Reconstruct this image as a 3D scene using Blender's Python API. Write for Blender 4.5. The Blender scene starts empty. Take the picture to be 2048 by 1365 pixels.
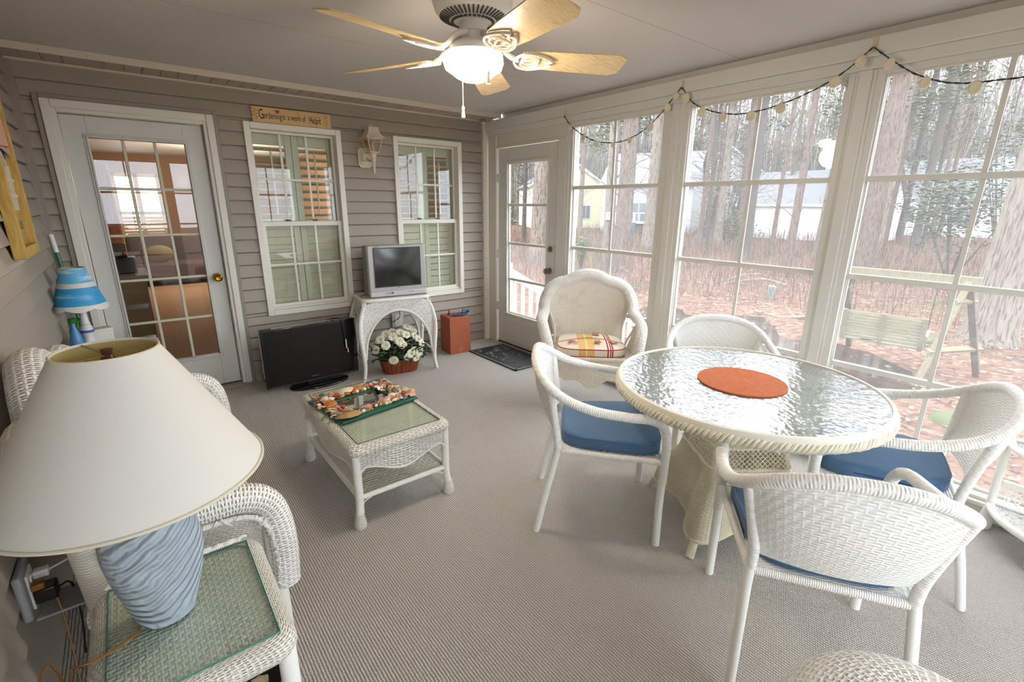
EXPO=1.4;SKY=3.2;HAZE=0.10;INNER=48;BOWL=9;FANW=9;TGLOSS=0.27;STOOL=(-2.145,-4.455,.012)
import bpy, math, random
from mathutils import Vector, Matrix
PI = math.pi
random.seed(7)
scn = bpy.context.scene
COL = scn.collection

# ------------------------------------------------------------------ geometry
class G:
    def __init__(s): s.v=[]; s.f=[]; s.uv=[]; s.m=[]
    def add(s, vs, fs, uvs=None, m=0):
        o=len(s.v); s.v += [tuple(p) for p in vs]
        for i,f in enumerate(fs):
            s.f.append(tuple(o+k for k in f)); s.m.append(m)
            s.uv.append(uvs[i] if uvs else [(0,0)]*len(f))
        return s
    def box(s,x0,x1,y0,y1,z0,z1,m=0):
        vs=[(x,y,z) for z in (z0,z1) for y in (y0,y1) for x in (x0,x1)]
        fs=[(0,2,3,1),(4,5,7,6),(0,1,5,4),(2,6,7,3),(0,4,6,2),(1,3,7,5)]
        uv=[]
        for f in fs:
            ps=[vs[k] for k in f]
            if f in (fs[0],fs[1]): uv.append([(p[0],p[1]) for p in ps])
            elif f in (fs[2],fs[3]): uv.append([(p[0],p[2]) for p in ps])
            else: uv.append([(p[1],p[2]) for p in ps])
        return s.add(vs,fs,uv,m)
    def tube(s,path,r,n=10,closed=False,caps=True,m=0,flat=1.0):
        P=[Vector(p) for p in path]; N=len(P)
        R=r if isinstance(r,(list,tuple)) else [r]*N
        T=[]
        for i in range(N):
            if closed: t=P[(i+1)%N]-P[i-1]
            else: t=P[min(i+1,N-1)]-P[max(i-1,0)]
            T.append(t.normalized() if t.length>1e-9 else Vector((0,0,1)))
        up=Vector((0,0,1)) if abs(T[0].z)<.9 else Vector((1,0,0))
        nrm=(up-T[0]*up.dot(T[0])).normalized()
        vs=[];L=[0]
        for i in range(N):
            if i: L.append(L[-1]+(P[i]-P[i-1]).length)
            nrm=(nrm-T[i]*nrm.dot(T[i]))
            nrm=nrm.normalized() if nrm.length>1e-9 else Vector((1,0,0))
            b=T[i].cross(nrm)
            for k in range(n):
                a=2*PI*k/n
                vs.append(P[i]+nrm*math.cos(a)*R[i]+b*math.sin(a)*R[i]*flat)
        fs=[];uv=[]
        ra=sum(R)/N
        M=N if closed else N-1
        for i in range(M):
            j=(i+1)%N
            l0,l1=L[i],(L[i+1] if i+1<N else L[i]+(P[0]-P[i]).length)
            for k in range(n):
                k2=(k+1)%n
                fs.append((i*n+k,i*n+k2,j*n+k2,j*n+k))
                u0,u1=2*PI*ra*k/n,2*PI*ra*(k+1)/n
                uv.append([(u0,l0),(u1,l0),(u1,l1),(u0,l1)])
        if caps and not closed:
            fs.append(tuple(range(n-1,-1,-1))); uv.append([(0,0)]*n)
            fs.append(tuple((N-1)*n+k for k in range(n))); uv.append([(0,0)]*n)
        return s.add(vs,fs,uv,m)
    def grid(s,rows,thick=0,cu=False,m=0,flip=False):
        """rows[i][j] points; uv in metres. thick>0 gives a slab."""
        A=[[Vector(p) for p in r] for r in rows]
        ni,nj=len(A),len(A[0])
        U=[[0]*(nj+1) for _ in range(ni)];V=[[0]*(nj+1) for _ in range(ni+1)]
        for i in range(ni):
            for j in range(1,nj+1): U[i][j]=U[i][j-1]+(A[i][j%nj]-A[i][j-1]).length
        um=[max(U[i][j] for i in range(ni)) for j in range(nj+1)]
        vacc=[0]
        for i in range(1,ni): vacc.append(vacc[-1]+sum((A[i][j]-A[i-1][j]).length for j in range(nj))/nj)
        def layer(Bm,fl):
            vs=[p for r in Bm for p in r];fs=[];uv=[]
            for i in range(ni-1):
                for j in range(nj if cu else nj-1):
                    j2=(j+1)%nj
                    f=[(i*nj+j),(i*nj+j2),((i+1)*nj+j2),((i+1)*nj+j)]
                    q=[(um[j],vacc[i]),(um[j+1],vacc[i]),(um[j+1],vacc[i+1]),(um[j],vacc[i+1])]
                    if fl: f.reverse();q.reverse()
                    fs.append(tuple(f));uv.append(q)
            s.add(vs,fs,uv,m)
        if thick<=0: layer(A,flip); return s
        Nn=[[None]*nj for _ in range(ni)]
        for i in range(ni):
            for j in range(nj):
                a=A[min(i+1,ni-1)][j]-A[max(i-1,0)][j]
                b=(A[i][(j+1)%nj]-A[i][j-1]) if cu else (A[i][min(j+1,nj-1)]-A[i][max(j-1,0)])
                c=b.cross(a); Nn[i][j]=c.normalized() if c.length>1e-12 else Vector((0,0,1))
        h=thick/2
        F=[[A[i][j]+Nn[i][j]*h for j in range(nj)] for i in range(ni)]
        B=[[A[i][j]-Nn[i][j]*h for j in range(nj)] for i in range(ni)]
        layer(F,flip);layer(B,not flip)
        def rim(fr,bk):
            vs=fr+bk;n=len(fr)
            s.add(vs,[(k,k+1,n+k+1,n+k) for k in range(n-1)],[[(0,0)]*4]*(n-1),m)
        rim(F[0],B[0]);rim(F[-1],B[-1])
        if not cu:
            rim([F[i][0] for i in range(ni)],[B[i][0] for i in range(ni)])
            rim([F[i][-1] for i in range(ni)],[B[i][-1] for i in range(ni)])
        return s
    def lathe(s,prof,n=32,cx=0,cy=0,m=0,closed=False):
        """prof list of (r,z) bottom to top"""
        rows=[[(cx+max(r,1e-5)*math.cos(2*PI*k/n),cy+max(r,1e-5)*math.sin(2*PI*k/n),z) for k in range(n)] for r,z in prof]
        return s.grid(rows,cu=True,m=m)
    def prism(s,poly,z0,z1,m=0):
        n=len(poly)
        vs=[(x,y,z0) for x,y in poly]+[(x,y,z1) for x,y in poly]
        fs=[tuple(range(n-1,-1,-1)),tuple(range(n,2*n))]
        uv=[[poly[k] for k in range(n-1,-1,-1)],list(poly)]
        for k in range(n):
            k2=(k+1)%n; fs.append((k,k2,n+k2,n+k)); uv.append([(0,z0),(.1,z0),(.1,z1),(0,z1)])
        return s.add(vs,fs,uv,m)
    def blob(s,c,r,n=10,k=7,m=0,M=None):
        rows=[]
        for i in range(k+1):
            a=-PI/2+PI*i/k
            rows.append([(c[0]+r[0]*max(math.cos(a),1e-4)*math.cos(2*PI*j/n),c[1]+r[1]*max(math.cos(a),1e-4)*math.sin(2*PI*j/n),c[2]+r[2]*math.sin(a)) for j in range(n)])
        if M is not None: rows=[[M@Vector(p) for p in q] for q in rows]
        return s.grid(rows,cu=True,m=m)
    def xf(s,M,start=0):
        for i in range(start,len(s.v)): s.v[i]=tuple(M@Vector(s.v[i]))
        return s
def Rz(a): return Matrix.Rotation(a,4,'Z')
def Rx(a): return Matrix.Rotation(a,4,'X')
def Ry(a): return Matrix.Rotation(a,4,'Y')
def Tr(x,y,z): return Matrix.Translation((x,y,z))

def smoothpath(pts,sub=6,closed=False):
    P=[Vector(p) for p in pts];n=len(P);out=[]
    rng=range(n if closed else n-1)
    for i in rng:
        p0=P[i-1] if (closed or i>0) else P[0]*2-P[1]
        p1=P[i];p2=P[(i+1)%n]
        p3=P[(i+2)%n] if (closed or i+2<n) else P[-1]*2-P[-2]
        for k in range(sub):
            t=k/sub
            out.append(.5*((2*p1)+(-p0+p2)*t+(2*p0-5*p1+4*p2-p3)*t*t+(-p0+3*p1-3*p2+p3)*t*t*t))
    if not closed: out.append(P[-1])
    return out
def resample(path,n):
    P=[Vector(p) for p in path];L=[0]
    for i in range(1,len(P)): L.append(L[-1]+(P[i]-P[i-1]).length)
    out=[];j=0
    for k in range(n):
        d=L[-1]*k/(n-1)
        while j<len(L)-2 and L[j+1]<d: j+=1
        t=(d-L[j])/max(L[j+1]-L[j],1e-9)
        out.append(P[j].lerp(P[j+1],min(max(t,0),1)))
    return out

def obj(name,g,mat,parent=None,loc=(0,0,0),rot=(0,0,0),smooth=True,angle=40,bevel=0,seg=2,sub=0,label=None,kind=None):
    me=bpy.data.meshes.new(name)
    me.from_pydata(g.v,[],g.f)
    uvl=me.uv_layers.new(name='UVMap')
    k=0
    flat=[]
    for q in g.uv:
        for a in q: flat += [a[0],a[1]]
    uvl.data.foreach_set('uv',flat)
    mats=mat if isinstance(mat,(list,tuple)) else [mat]
    for mt in mats: me.materials.append(mt)
    if len(mats)>1: me.polygons.foreach_set('material_index',g.m)
    if smooth:
        me.polygons.foreach_set('use_smooth',[True]*len(me.polygons))
        me.update()
        if not sub: me.set_sharp_from_angle(angle=math.radians(angle))
    me.update()
    o=bpy.data.objects.new(name,me); COL.objects.link(o)
    o.location=loc;o.rotation_euler=rot
    if parent is not None: o.parent=parent
    if bevel:
        b=o.modifiers.new('b','BEVEL');b.width=bevel;b.segments=seg;b.limit_method='ANGLE';b.angle_limit=math.radians(35)
    if sub:
        b=o.modifiers.new('s','SUBSURF');b.levels=sub;b.render_levels=sub
    if label:o['label']=label
    if kind:o['kind']=kind
    return o
def tag(o,label=None,cat=None,group=None,kind=None):
    if label:o['label']=label
    if cat:o['category']=cat
    if group:o['group']=group
    if kind:o['kind']=kind
    return o
def thing(name,label,cat,loc=(0,0,0),rz=0,group=None,kind=None):
    o=bpy.data.objects.new(name,None);COL.objects.link(o)
    o.empty_display_size=.1
    o.location=loc;o.rotation_euler=(0,0,rz)
    return tag(o,label,cat,group,kind)
def copy_tree(root,loc,rz,label,group=None):
    def rec(o,par):
        c=o.copy();COL.objects.link(c);c.parent=par
        for ch in [x for x in kids.get(o.name,[])]: rec(ch,c)
        return c
    kids={}
    for x in list(COL.objects):
        if x.parent: kids.setdefault(x.parent.name,[]).append(x)
    r=rec(root,None);r.location=loc;r.rotation_euler=(0,0,rz);r['label']=label
    if group:r['group']=group
    return r

# ------------------------------------------------------------------ materials
def lin(h):
    if isinstance(h,str):
        h=h.lstrip('#');c=[int(h[i:i+2],16)/255 for i in (0,2,4)]
    else: c=[x/255 for x in h]
    return tuple((x/12.92 if x<=.04045 else ((x+.055)/1.055)**2.4) for x in c)+(1,)
class N:
    """tiny node helper"""
    def __init__(s,name):
        s.mat=bpy.data.materials.new(name);s.mat.use_nodes=True
        s.t=s.mat.node_tree;s.t.nodes.clear()
        s.out=s.t.nodes.new('ShaderNodeOutputMaterial')
    def n(s,typ,**k):
        nd=s.t.nodes.new('ShaderNode'+typ)
        for a,b in k.items(): setattr(nd,a,b)
        return nd
    def set(s,sock,v):
        if isinstance(v,bpy.types.NodeSocket): s.t.links.new(v,sock)
        elif v is not None: sock.default_value=v
    def m(s,op,a,b=None,c=None,clamp=False):
        nd=s.n('Math',operation=op,use_clamp=clamp);s.set(nd.inputs[0],a)
        if b is not None:s.set(nd.inputs[1],b)
        if c is not None:s.set(nd.inputs[2],c)
        return nd.outputs[0]
    def mix(s,f,a,b):
        nd=s.n('Mix',data_type='RGBA');s.set(nd.inputs[0],f);s.set(nd.inputs[6],a);s.set(nd.inputs[7],b);return nd.outputs[2]
    def noise(s,vec=None,scale=5,detail=2,rough=.5,out='Fac'):
        nd=s.n('TexNoise');nd.inputs['Scale'].default_value=scale;nd.inputs['Detail'].default_value=detail;nd.inputs['Roughness'].default_value=rough
        if vec is not None:s.set(nd.inputs['Vector'],vec)
        return nd.outputs[out]
    def ramp(s,f,stops):
        nd=s.n('ValToRGB');e=nd.color_ramp.elements
        while len(e)<len(stops): e.new(.5)
        for i,(p,c) in enumerate(stops): e[i].position=p;e[i].color=c
        s.set(nd.inputs[0],f);return nd.outputs[0]
    def obj(s): return s.n('TexCoord').outputs['Object']
    def uv(s): return s.n('TexCoord').outputs['UV']
    def sep(s,v):
        nd=s.n('SeparateXYZ');s.set(nd.inputs[0],v);return nd.outputs
    def bump(s,h,strength=.5,dist=.01):
        nd=s.n('Bump');s.set(nd.inputs['Height'],h);nd.inputs['Strength'].default_value=strength;nd.inputs['Distance'].default_value=dist;return nd.outputs[0]
    def bsdf(s,col,rough=.5,metal=0,normal=None,spec=.5,trans=0,ior=1.5,emis=None,estr=0,alpha=None,sheen=0,coat=0):
        nd=s.n('BsdfPrincipled')
        s.set(nd.inputs['Base Color'],col);s.set(nd.inputs['Roughness'],rough);s.set(nd.inputs['Metallic'],metal)
        nd.inputs['Specular IOR Level'].default_value=spec
        nd.inputs['IOR'].default_value=ior
        if trans:nd.inputs['Transmission Weight'].default_value=trans
        if coat:nd.inputs['Coat Weight'].default_value=coat;nd.inputs['Coat Roughness'].default_value=.05
        if sheen:nd.inputs['Sheen Weight'].default_value=sheen
        if normal is not None:s.set(nd.inputs['Normal'],normal)
        if emis is not None:s.set(nd.inputs['Emission Color'],emis);nd.inputs['Emission Strength'].default_value=estr
        if alpha is not None:s.set(nd.inputs['Alpha'],alpha)
        return nd.outputs[0]
    def done(s,sh): s.t.links.new(sh,s.out.inputs[0]);return s.mat
MC={}
def P(name,col,rough=.5,metal=0,bump=0,bscale=40,var=0,vscale=6,spec=.5,coat=0):
    if name in MC:return MC[name]
    a=N(name);c=lin(col)
    nrm=None;cc=c
    if bump: nrm=a.bump(a.noise(a.obj(),bscale,3),bump,.004)
    if var:
        d=tuple(x*(1-var) for x in c[:3])+(1,)
        cc=a.mix(a.noise(a.obj(),vscale,4,.6),d,tuple(min(1,x*(1+var)) for x in c[:3])+(1,))
    MC[name]=a.done(a.bsdf(cc,rough,metal,nrm,spec,coat=coat));return MC[name]
def weave(name,col,pu=.014,pv=.006,hole=0,shift=1.0,strength=.8,rough=.5,amp=.45,dirt='8a8171',dirtamt=.25,swap=False,fu=1.0,dist=.004,nsc=9):
    """woven strands: run along u, stacked along v, over and under stakes spaced pu"""
    if name in MC:return MC[name]
    a=N(name);s=a.sep(a.uv());su,sv=(s[1],s[0]) if swap else (s[0],s[1])
    U=a.m('DIVIDE',su,pu);V=a.m('DIVIDE',sv,pv)
    row=a.m('FLOOR',V)
    prof=a.m('ABSOLUTE',a.m('SINE',a.m('MULTIPLY',V,PI)))
    ph=a.m('MULTIPLY_ADD',row,shift,U)
    ov=a.m('COSINE',a.m('MULTIPLY',ph,PI))
    over=a.m('MULTIPLY_ADD',ov,amp,1-amp)
    h=a.m('MULTIPLY',prof,over)
    st=a.m('POWER',a.m('ABSOLUTE',a.m('COSINE',a.m('MULTIPLY',U,PI))),4.0)
    h2=a.m('MAXIMUM',h,a.m('MULTIPLY',st,.45))
    nz=a.noise(a.obj(),nsc,4,.65)
    worn=a.ramp(nz,[(.52,(0,0,0,1)),(.72,(1,1,1,1))])
    lowm=a.m('SUBTRACT',1.0,a.m('MULTIPLY',h2,1.6),clamp=True)
    f=a.m('MULTIPLY',a.m('MULTIPLY',worn,lowm),dirtamt*2.2,clamp=True)
    cc=a.mix(f,lin(col),lin(dirt))
    nrm=a.bump(h2,strength,dist)
    sh=a.bsdf(cc,rough,0,nrm,.4)
    if hole:
        lowp=a.m('LESS_THAN',prof,hole)
        bet=a.m('LESS_THAN',st,.30)
        # gaps alternate where neighbouring strands separate
        hm=a.m('MULTIPLY',lowp,bet)
        tr=a.n('BsdfTransparent').outputs[0]
        mx=a.n('MixShader');a.set(mx.inputs[0],hm);a.set(mx.inputs[1],sh);a.set(mx.inputs[2],tr);sh=mx.outputs[0]
    MC[name]=a.done(sh);return MC[name]
def wrap(name,col,pitch=.006,strength=.5,rough=.45,dirtamt=.15):
    if name in MC:return MC[name]
    a=N(name);s=a.sep(a.uv())
    V=a.m('DIVIDE',s[1],pitch)
    # slight slant of the wrapping
    V=a.m('MULTIPLY_ADD',s[0],12.0,V)
    prof=a.m('ABSOLUTE',a.m('SINE',a.m('MULTIPLY',V,PI)))
    nz=a.noise(a.obj(),12,4,.65)
    worn=a.ramp(nz,[(.55,(0,0,0,1)),(.75,(1,1,1,1))])
    cc=a.mix(a.m('MULTIPLY',worn,dirtamt),lin(col),lin('9a8f7c'))
    MC[name]=a.done(a.bsdf(cc,rough,0,a.bump(prof,strength,.003),.4));return MC[name]
def glass(name,tint='ffffff',gloss=.06,haze=0,hazecol='ffffff',rough=0,bumpn=None,fres=1.45):
    a=N(name)
    tr=a.n('BsdfTransparent');tr.inputs[0].default_value=lin(tint)
    gl=a.n('BsdfGlossy');gl.inputs['Roughness'].default_value=rough
    if bumpn: 
        nn=bumpn(a);a.set(gl.inputs['Normal'],nn)
    lw=a.n('LayerWeight');lw.inputs[0].default_value=.5
    if bumpn:a.set(lw.inputs['Normal'],nn)
    f0=((fres-1)/(fres+1))**2
    frs=a.m('MULTIPLY_ADD',a.m('POWER',lw.outputs[1],5.0),1-f0,f0)
    base=tr.outputs[0]
    if haze:
        df=a.n('BsdfTranslucent');df.inputs[0].default_value=lin(hazecol)
        d2=a.n('BsdfDiffuse');d2.inputs[0].default_value=lin(hazecol)
        mm=a.n('MixShader');mm.inputs[0].default_value=.3;a.set(mm.inputs[1],df.outputs[0]);a.set(mm.inputs[2],d2.outputs[0])
        m1=a.n('MixShader');m1.inputs[0].default_value=haze;a.set(m1.inputs[1],base);a.set(m1.inputs[2],mm.outputs[0]);base=m1.outputs[0]
    mx=a.n('MixShader')
    a.set(mx.inputs[0],a.m('ADD',frs,gloss,clamp=True));a.set(mx.inputs[1],base);a.set(mx.inputs[2],gl.outputs[0])
    m=a.done(mx.outputs[0]);MC[name]=m;return m

white=P('white_paint','d8d4ca',.45,bump=.05,var=.04)
frame_w=P('frame_white','d9d7d0',.4,bump=.04,var=.03)
doorw=P('door_paint','c9c8c2',.4,bump=.03,var=.03)
winw=P('window_vinyl','e2ded4',.4,var=.02)
siding=P('vinyl_siding','9f968a',.55,bump=.12,bscale=90,var=.05,vscale=3)
sidetrim=P('siding_trim','8f857d',.5,var=.04)
ceilm=None
def mk_ceiling():
    a=N('ceiling_panel');c=a.obj();s=a.sep(c)
    y=a.m('ABSOLUTE',a.m('SUBTRACT',a.m('FRACT',a.m('DIVIDE',a.m('ADD',s[1],2.75+12.2),1.22)),0.0))
    seam=a.m('LESS_THAN',y,.0022)
    col=a.mix(seam,a.mix(a.noise(c,2,3),lin('c3beba'),lin('c9c4c0')),lin('6d6660'))
    return a.done(a.bsdf(col,.6,0,a.bump(a.noise(c,120,2),.06,.002),.3))
def mk_carpet():
    a=N('ribbed_carpet');c=a.obj();s=a.sep(c)
    wob=a.m('MULTIPLY',a.noise(c,60,2),.004)
    X=a.m('DIVIDE',a.m('ADD',s[0],wob),.0105)
    row=a.m('FLOOR',X)
    rib=a.m('ABSOLUTE',a.m('SINE',a.m('MULTIPLY',X,PI)))
    Y=a.m('MULTIPLY_ADD',row,.5,a.m('DIVIDE',s[1],.009))
    loop=a.m('ABSOLUTE',a.m('SINE',a.m('MULTIPLY',Y,PI)))
    h=a.m('MULTIPLY',rib,a.m('MULTIPLY_ADD',loop,.5,.5))
    fine=a.noise(c,420,3,.7)
    big=a.noise(c,1.6,4,.6)
    spots=a.ramp(a.noise(c,3.2,5,.7),[(.62,(0,0,0,1)),(.8,(1,1,1,1))])
    base=a.mix(a.ramp(fine,[(.36,(0,0,0,1)),(.64,(1,1,1,1))]),lin('958d85'),lin('f6f1ea'))
    base=a.mix(a.m('MULTIPLY',big,.35),base,lin('cac0b6'))
    # colour is darker between the ribs
    base=a.mix(a.m('POWER',rib,.7),lin('71665d'),base)
    base=a.mix(a.m('MULTIPLY',spots,.25),base,lin('8a8478'))
    return a.done(a.bsdf(base,.95,0,a.bump(a.m('MULTIPLY_ADD',fine,.4,h),.8,.006),.1,sheen=.15))
ceilm=mk_ceiling();carpet=mk_carpet()
def mk_wood(name,c1,c2,scale=4,rough=.45,axis=0):
    a=N(name);c=a.obj()
    mp=a.n('Mapping');mp.inputs['Scale'].default_value=[(1,9,9),(9,1,9),(9,9,1)][axis];a.set(mp.inputs[0],c)
    w=a.n('TexNoise');w.inputs['Scale'].default_value=scale;w.inputs['Detail'].default_value=6;w.inputs['Distortion'].default_value=1.2;a.set(w.inputs['Vector'],mp.outputs[0])
    col=a.ramp(w.outputs[0],[(.35,lin(c1)),(.65,lin(c2))])
    MC[name]=a.done(a.bsdf(col,rough,0,a.bump(w.outputs[0],.1,.003)));return MC[name]
# wicker family
W_SOFA=weave('wicker_loose','ece9e1',.030,.0095,hole=.42,shift=1.0,strength=.9,dist=.006)
W_FINE=weave('wicker_fine','e0dcd2',.016,.0062,hole=.30,strength=.8)
W_RIM=weave('wicker_rim','ebe7dd',.022,.0105,hole=.42,strength=1.0,dist=.008)
W_TOP=weave('wicker_top','d9d6c8',.0165,.0075,hole=.30,strength=.8)
W_CHAIR=weave('wicker_resin','f2f0eb',.024,.0095,hole=0,shift=.5,strength=.7,amp=.38,dist=.0045,dirtamt=.06)
W_CREAM=weave('wicker_cream','ded4b8',.020,.0075,hole=.34,strength=.9,dirt='8d7a52')
W_LOUNGE=weave('wicker_lounge','e8e0d3',.022,.0095,hole=.16,strength=.9,dist=.005)
W_OLD=weave('wicker_distressed','efedea',.016,.0085,hole=.26,strength=1.0,dirt='5a554c',dirtamt=.8,nsc=55)
WR=wrap('wicker_wrap','ece9e2');WRC=wrap('wicker_wrap_cream','e2d9c2');WRL=wrap('wicker_wrap_lounge','e2d8ca',.009,.7)
WROLL=weave('wicker_roll','efece5',.020,.0095,hole=.40,strength=.9,dist=.006)
WRESIN=weave('resin_wrap','f0eee9',.022,.009,shift=.5,strength=.6,amp=.35,dirtamt=.1)
SMOOTHW=P('smooth_white_pole','edebe5',.4,var=.03)
# ------------------------------------------------------------------ camera, render look
cam=bpy.data.cameras.new('camera');camo=bpy.data.objects.new('camera',cam);COL.objects.link(camo)
cam.sensor_width=36;cam.lens=16.7333;cam.clip_start=.02;cam.clip_end=400
def camrot(yaw,pitch,roll):
    cy,sy=math.cos(yaw),math.sin(yaw);cp,sp=math.cos(pitch),math.sin(pitch)
    f=Vector((sy*cp,cy*cp,-sp));r=Vector((cy,-sy,0));u=r.cross(f)
    r2=r*math.cos(roll)+u*math.sin(roll);u2=-r*math.sin(roll)+u*math.cos(roll)
    return Matrix((r2,u2,-f)).transposed()
camo.matrix_world=Matrix.Translation((-3.1596,-4.4557,1.5147))@camrot(math.radians(38.4697),math.radians(16.0036),math.radians(.455)).to_4x4()
scn.camera=camo
scn.view_settings.view_transform='Standard';scn.view_settings.look='None'
scn.view_settings.exposure=EXPO;scn.view_settings.gamma=1
scn.cycles.use_denoising=True
scn.cycles.max_bounces=10;scn.cycles.diffuse_bounces=5;scn.cycles.glossy_bounces=4;scn.cycles.transmission_bounces=6;scn.cycles.transparent_max_bounces=24
scn.cycles.sample_clamp_indirect=6
scn.cycles.caustics_reflective=False;scn.cycles.caustics_refractive=False

XL=-3.59;YF=-6.0;ZC=2.385
# ------------------------------------------------------------------ world: overcast sky
w=bpy.data.worlds.new('overcast_sky');scn.world=w;w.use_nodes=True
t=w.node_tree;bg=t.nodes['Background']
tc=t.nodes.new('ShaderNodeTexCoord');sx=t.nodes.new('ShaderNodeSeparateXYZ');rp=t.nodes.new('ShaderNodeValToRGB')
t.links.new(tc.outputs['Generated'],sx.inputs[0]);t.links.new(sx.outputs[2],rp.inputs[0]);t.links.new(rp.outputs[0],bg.inputs[0])
rp.color_ramp.elements[0].position=0;rp.color_ramp.elements[0].color=(.80,.885,.98,1)
rp.color_ramp.elements[1].position=.6;rp.color_ramp.elements[1].color=(.90,.955,1,1)
bg.inputs[1].default_value=SKY

# ------------------------------------------------------------------ siding walls
def siding_strips(g,u0,u1,z0,z1,holes,face,pitch=.1025,zref=1.221):
    """face(u,z,out)->xyz ; holes = [(u0,u1,z0,z1)]"""
    k0=math.floor((z0-zref)/pitch);z=zref+k0*pitch
    while z<z1-1e-4:
        a,b=max(z,z0),min(z+pitch,z1)
        cuts=sorted({u0,u1}|{min(max(h[i],u0),u1) for h in holes for i in (0,1)})
        zz=sorted({a,b}|{min(max(h[i],a),b) for h in holes for i in (2,3)})
        for q in range(len(zz)-1):
            p0,p1=zz[q],zz[q+1]
            if p1-p0<1e-5: continue
            zm=(p0+p1)/2
            for i in range(len(cuts)-1):
                c0,c1=cuts[i],cuts[i+1]
                if c1-c0<1e-5: continue
                um=(c0+c1)/2
                if any(h[0]<um<h[1] and h[2]<zm<h[3] for h in holes): continue
                f0=.020*(1-(p0-z)/pitch)+.002;f1=.020*(1-(p1-z)/pitch)+.002
                top=abs(p1-(z+pitch))<1e-4;pv=p1-(.006 if top else 0)
                prof=[(p0,-.012),(p0,f0-.010),(p0+.002,f0-.004),(p0+.006,f0-.0008),(p0+.011,f0-.002),(pv,f1),(pv,-.012),(p1,-.012)]
                if p0+.012>pv: continue
                vs=[face(c,q[0],q[1]) for q in prof for c in (c0,c1)]
                g.add(vs,[(2*i,2*i+1,2*i+3,2*i+2) for i in range(7)])
        z+=pitch
DOOR=(-3.456,-2.512,0,2.141);W1=(-2.316,-1.56,.573,2.122);W2=(-1.074,-.324,.573,2.122)
HB=[DOOR,W1,W2]
g=G();siding_strips(g,XL,-.03,0,2.35,HB,lambda u,z,o:(u,-o,z))
obj('wall_back',g,siding,angle=50,kind='structure')
g=G();siding_strips(g,YF,0,0,2.385,[],lambda u,z,o:(XL+o,u,z))
g.box(XL-.12,XL-.014,YF,0,0,2.385)
obj('wall_left',g,siding,angle=50,kind='structure')
# J channels and corner posts
g=G()
for x0,x1 in ((DOOR[0]-.028,DOOR[0]),(DOOR[1],DOOR[1]+.028)): g.box(x0,x1,-.03,0,0,2.169)
g.box(DOOR[0]+.0005,DOOR[1]-.0005,-.0296,0,2.141,2.1686)
g.box(XL+.002,XL+.05,-.026,0,0,2.35);g.box(XL,XL+.026,-.05,0,0,2.35)
obj('trim_1',g,sidetrim,bevel=.004,kind='structure')
g=G();g.box(-.062,0.0,-.045,.0,0,2.33)
obj('trim_2',g,white,bevel=.005,kind='structure')
# floor, ceiling
g=G();g.box(XL-.1,.12,YF-.1,.0,-.06,0)
obj('floor',g,carpet,smooth=False,kind='structure')
g=G();g.box(XL-.1,.15,YF-.1,-.29,ZC,ZC+.08)
obj('ceiling',g,ceilm,smooth=False,kind='structure')
# soffit with vented panels
g=G();n=0;x=XL
sof=P('soffit_vinyl','b5a99b',.6,var=.18,vscale=22)
while x<-.02:
    x1=min(x+.0985,-.02)
    g.box(x+.006,x1,-.285,0,2.352,2.375);g.box(x,x+.006,-.285,0,2.358,2.375);
    for k in range(3): g.box(x+.002,x+.007,-.28+k*.008,-.276+k*.008,2.3505,2.353)
    x+=.0985
obj('trim_3',g,sof,smooth=False,kind='structure')
stain=N('stained_trim');c=stain.obj()
sp=stain.ramp(stain.noise(c,45,3,.7),[(.66,(0,0,0,1)),(.72,(1,1,1,1))])
sm=stain.done(stain.bsdf(stain.mix(stain.m('MULTIPLY',sp,.6),lin('ccc3b4'),lin('6e5a42')),.5))
g=G();g.box(XL,-.02,-.302,-.285,2.345,2.387);g.box(XL,-.02,-.03,-.012,2.342,2.356)
obj('trim_4',g,sm,bevel=.002,kind='structure')
# floor edge below the back wall, dark gap under door
g=G();g.box(DOOR[0],DOOR[1],-.05,.1,0,.028)
obj('trim_5',g,P('threshold_tan','8d8274',.5,var=.2,vscale=15),bevel=.003,kind='structure')

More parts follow.
